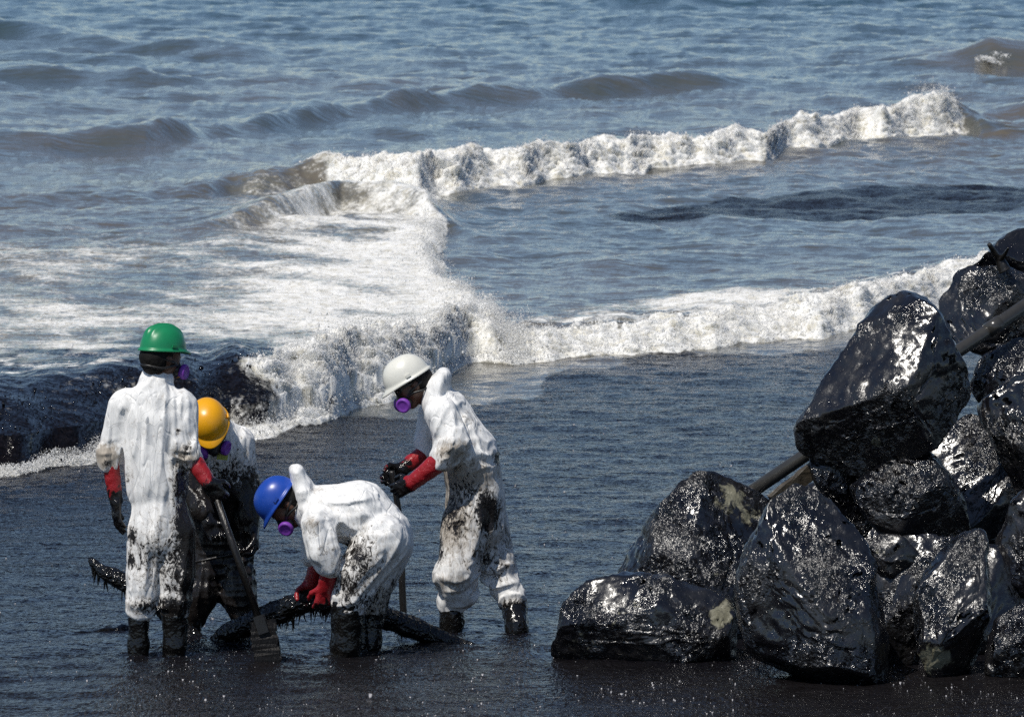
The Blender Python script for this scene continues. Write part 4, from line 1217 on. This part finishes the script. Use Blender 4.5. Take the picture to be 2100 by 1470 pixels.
# ---- blue helmet, bent double over the boom
YC_ = float(ground_y(1338))
Cc = lambda u, v, d=0.0: at(u, v, YC_ + d)
coverC = [cone(Cc(786, 1098, .06), Cc(735, 1052, .06), .150, .165, (0, 1, 0), 1.15), cone(Cc(735, 1052, .06), Cc(668, 1050, .06), .165, .140, (0, 1, 0), 1.2), cone(Cc(668, 1050, .06), Cc(634, 1044, .06), .130, .095, (0, 1, 0), 1.1),
          cone(Cc(792, 1105, .0), Cc(800, 1100, .14), .130, .120),
          cone(Cc(650, 1075, -.14), Cc(664, 1130, -.17), .084, .076), cone(Cc(664, 1130, -.17), Cc(672, 1156, -.17), .076, .064), cone(Cc(672, 1152, -.17), Cc(674, 1162, -.17), .066, .058, k=.012),
          cone(Cc(650, 1075, .24), Cc(640, 1140, .24), .080, .060),
          cone(Cc(786, 1110, -.08), Cc(735, 1178, -.10), .138, .112), cone(Cc(735, 1178, -.10), Cc(716, 1232, -.10), .108, .088), cone(Cc(716, 1230, -.1), Cc(713, 1244, -.1), .094, .082, k=.014),
          cone(Cc(796, 1112, .2), Cc(772, 1180, .18), .130, .105), cone(Cc(772, 1180, .18), Cc(764, 1240, .18), .098, .080)]
hoodC = [cone(Cc(609, 966, .03), Cc(622, 1012, .05), .037, .050, (0, 1, 0), 2.2, k=.012), cone(Cc(603, 962, .10), Cc(618, 1000, .08), .026, .040, (0, 1, 0), 1.6, k=.010), cone(Cc(622, 1000, .05), Cc(636, 1030, .05), .048, .06, (0, 1, 0), 1.8, k=.03)]
foldsC = fold_fn([((1, 0, .1), 15, 2.4, .011, Cc(720, 1020), (.3, .6, .2)), ((.35, 0, -1), 16, 2.6, .014, Cc(650, 1110, -.2), (.13, .3, .18)), ((.6, 0, .8), 14, 2.5, .014, Cc(780, 1170), (.25, .6, .25)), ((1, 0, .3), 20, 5, .010, Cc(715, 1235), (.2, .5, .08)), ((.8, 0, -.6), 14, 2.5, .012, Cc(700, 1060, -.2), (.12, .3, .12))])
oilC = [(Cc(735, 1150, -.2), (.135, .35, .17), .64), (Cc(715, 1200, -.2), (.13, .35, .13), .62), (Cc(745, 1225), (.12, .4, .10), .6), (Cc(712, 1120, -.2), (.03, .3, .04), .8), (Cc(640, 1080, -.2), (.05, .2, .05), .42), (Cc(665, 1128, -.2), (.06, .2, .05), .40), (Cc(775, 1220, .2), (.2, .15, .2), .8), (Cc(700, 1240), (.15, .4, .05), .6)]
grimeC = [(Cc(740, 1160), (.3, .5, .25), .55), (Cc(640, 1075, -.2), (.05, .2, .06), .6), (Cc(780, 1230, .2), (.2, .2, .2), .8), (Cc(648, 1005), (.05, .3, .03), .4)]
bootC = [[cone(Cc(713, 1236, -.1), Cc(709, 1320, -.1), .090, .078), cone(Cc(709, 1320, -.1), Cc(708, 1350, -.1), .078, .072), cone(Cc(706, 1356, -.1), Cc(668, 1360, -.1), .058, .045)],
         [cone(Cc(762, 1238, .18), Cc(757, 1318, .16), .074, .064), cone(Cc(757, 1318, .16), Cc(755, 1348, .16), .062, .060), cone(Cc(753, 1352, .16), Cc(715, 1356, .16), .056, .045)]]
gloveC = [(hand(Cc(678, 1158, -.17), Cc(668, 1204, -.12), (-.22, .1, -1), (-.2, 1, 0), (-1, 0, .1), .85, .08, .050, .042), Cc(664, 1238, -.05), .085),
          (hand(Cc(650, 1160, .24), Cc(638, 1196, .25), (-.3, 0, -1), (.2, -1, 0), (-1, 0, .1), .85, .08, .046, .038), Cc(630, 1240, .25), .10)]
worker('worker with blue helmet bent double, gripping the oily boom with red gloves', Cc(730, 1338), Cc(583, 1030, .05), (-.57, -.04, -.82), (-.82, -.02, .57), 'blue', Cc(640, 1046, .06), coverC, thin(coverC), foldsC, oilC, grimeC, 3, bootC, gloveC, hoodC, ridges=False, hs=.97, rimoff=.030)

# ---- white helmet, leaning on a pole
YD_ = float(ground_y(1293))
D = lambda u, v, d=0.0: at(u, v, YD_ + d)
coverD = [cone(D(975, 1005, .04), D(962, 928, .04), .150, .155, (0, 1, 0), 1.2), cone(D(960, 925, .04), D(915, 842, .04), .150, .118, (0, 1, 0), 1.25), cone(D(912, 835, .04), D(890, 800, .04), .095, .070, (0, 1, 0), 1.1),
          cone(D(975, 1030, .04), D(978, 1075, .04), .158, .150, (0, 1, 0), 1.15),
          cone(D(905, 848, -.15), D(928, 905, -.20), .086, .082), cone(D(928, 905, -.20), D(912, 935, -.22), .080, .066), cone(D(915, 930, -.22), D(906, 944, -.22), .066, .058, k=.012),
          cone(D(885, 850, .22), D(872, 905, .22), .072, .060), cone(D(872, 905, .22), D(872, 925, .2), .058, .050),
          cone(D(958, 1070, -.06), D(940, 1165, -.10), .130, .108), cone(D(940, 1165, -.10), D(928, 1228, -.02), .100, .080), cone(D(926, 1226, -.02), D(925, 1240, -.02), .078, .072, k=.012), cone(D(918, 1180, -.1), D(945, 1215, -.05), .075, .085, k=.03),
          cone(D(995, 1070, .12), D(1020, 1165, .05), .122, .098), cone(D(1020, 1165, .05), D(1050, 1232, .02), .090, .072), cone(D(1050, 1228, .02), D(1054, 1244, .02), .074, .068, k=.012)]
hoodD = [cone(D(910, 770, .04), D(902, 790, .04), .044, .052, (0, 1, 0), 1.9, k=.02), cone(D(898, 790, .04), D(888, 822, .04), .052, .060, (0, 1, 0), 1.8, k=.03)]
foldsD = fold_fn([((.35, 0, 1), 15, 2.4, .012, D(920, 880, -.2), (.2, .5, .25)), ((.9, 0, .25), 14, 3, .015, D(975, 945, -.15), (.16, .5, .1)), ((.2, 0, 1), 14, 2.5, .012, D(960, 1080), (.3, .5, .25)), ((1, 0, .15), 18, 4, .014, D(985, 1200), (.35, .5, .14)), ((1, 0, .2), 20, 5, .010, D(920, 930, -.2), (.1, .3, .1))])
oilD = [(D(1000, 1050, -.1), (.075, .35, .13), 1.15), (D(935, 1060, -.1), (.11, .4, .20), .60), (D(960, 1000, -.1), (.14, .4, .10), .55), (D(920, 935, -.2), (.07, .2, .07), .46), (D(1022, 938, 0), (.03, .4, .04), 1.1), (D(990, 1140, -.1), (.13, .4, .10), .52), (D(1020, 1165), (.08, .4, .1), .5), (D(1055, 1244), (.09, .3, .055), 1.0),
        (D(945, 950, -.1), (.16, .4, .06), .38), (D(1040, 1090), (.06, .4, .3), .38), (D(903, 1120), (.03, .4, .1), .8), (D(965, 860, -.1), (.07, .3, .06), .28)]
grimeD = [(D(955, 975), (.2, .5, .12), .95), (D(930, 1060), (.16, .5, .25), .85), (D(930, 925, -.2), (.12, .3, .09), .8), (D(990, 1120), (.3, .5, .25), .55), (D(930, 1190), (.2, .4, .1), .6)]
bootD = [[cone(D(926, 1236, -.02), D(926, 1275, -.02), .068, .064), cone(D(926, 1275, -.02), D(926, 1310, -.02), .064, .058), cone(D(924, 1312, -.02), D(885, 1316, -.02), .056, .045)],
         [cone(D(1054, 1236, .02), D(1060, 1285, -.06), .072, .064), cone(D(1060, 1285, -.06), D(1062, 1315, -.08), .064, .060), cone(D(1058, 1320, -.08), D(1020, 1325, -.08), .058, .045)]]
gloveD = [(hand(D(908, 940, -.22), D(845, 990, -.18), (-.85, .25, -.42), (-.35, .9, -.3), (-.3, .1, .95), .75, .08, .060, .042), D(812, 1002, -.1), .135),
          (hand(D(868, 930, .2), D(824, 962, .12), (-.85, -.2, -.5), (-.3, -.9, -.35), (-.3, -.1, .95), .75, .08, .048, .040), D(808, 985, .1), .13)]
worker('worker with white helmet and purple filter mask, red gloves on an upright pole', D(985, 1293), D(843, 783, .04), (-.86, -.14, -.50), (-.50, -.03, .86), 'white', D(895, 825, .04), coverD, thin(coverD), foldsD, oilD, grimeD, 4, bootD, gloveD, hoodD, ridges=False, glasses=True, hs=.98, rimoff=.026)
po = thing('pole', at(828, 1300, YD_ - .05), 'dark upright pole planted in the water under the hands of the white helmet worker', 'pole')
tube_obj('shaft', [D(803, 965, -.03), D(818, 1060, -.04), D(828, 1275, -.05), D(829, 1300, -.05)], [.016, .018, .020, .021], M_WOOD, po, 12, .10, 6)
cnt = {}
for o in bpy.data.objects:
    if o.type == 'MESH':
        cnt[o.name.split('.')[0]] = cnt.get(o.name.split('.')[0], 0) + len(o.data.loops) - 2 * len(o.data.polygons)
print('tris', sum(cnt.values()), sorted(cnt.items(), key=lambda t: -t[1])[:10])
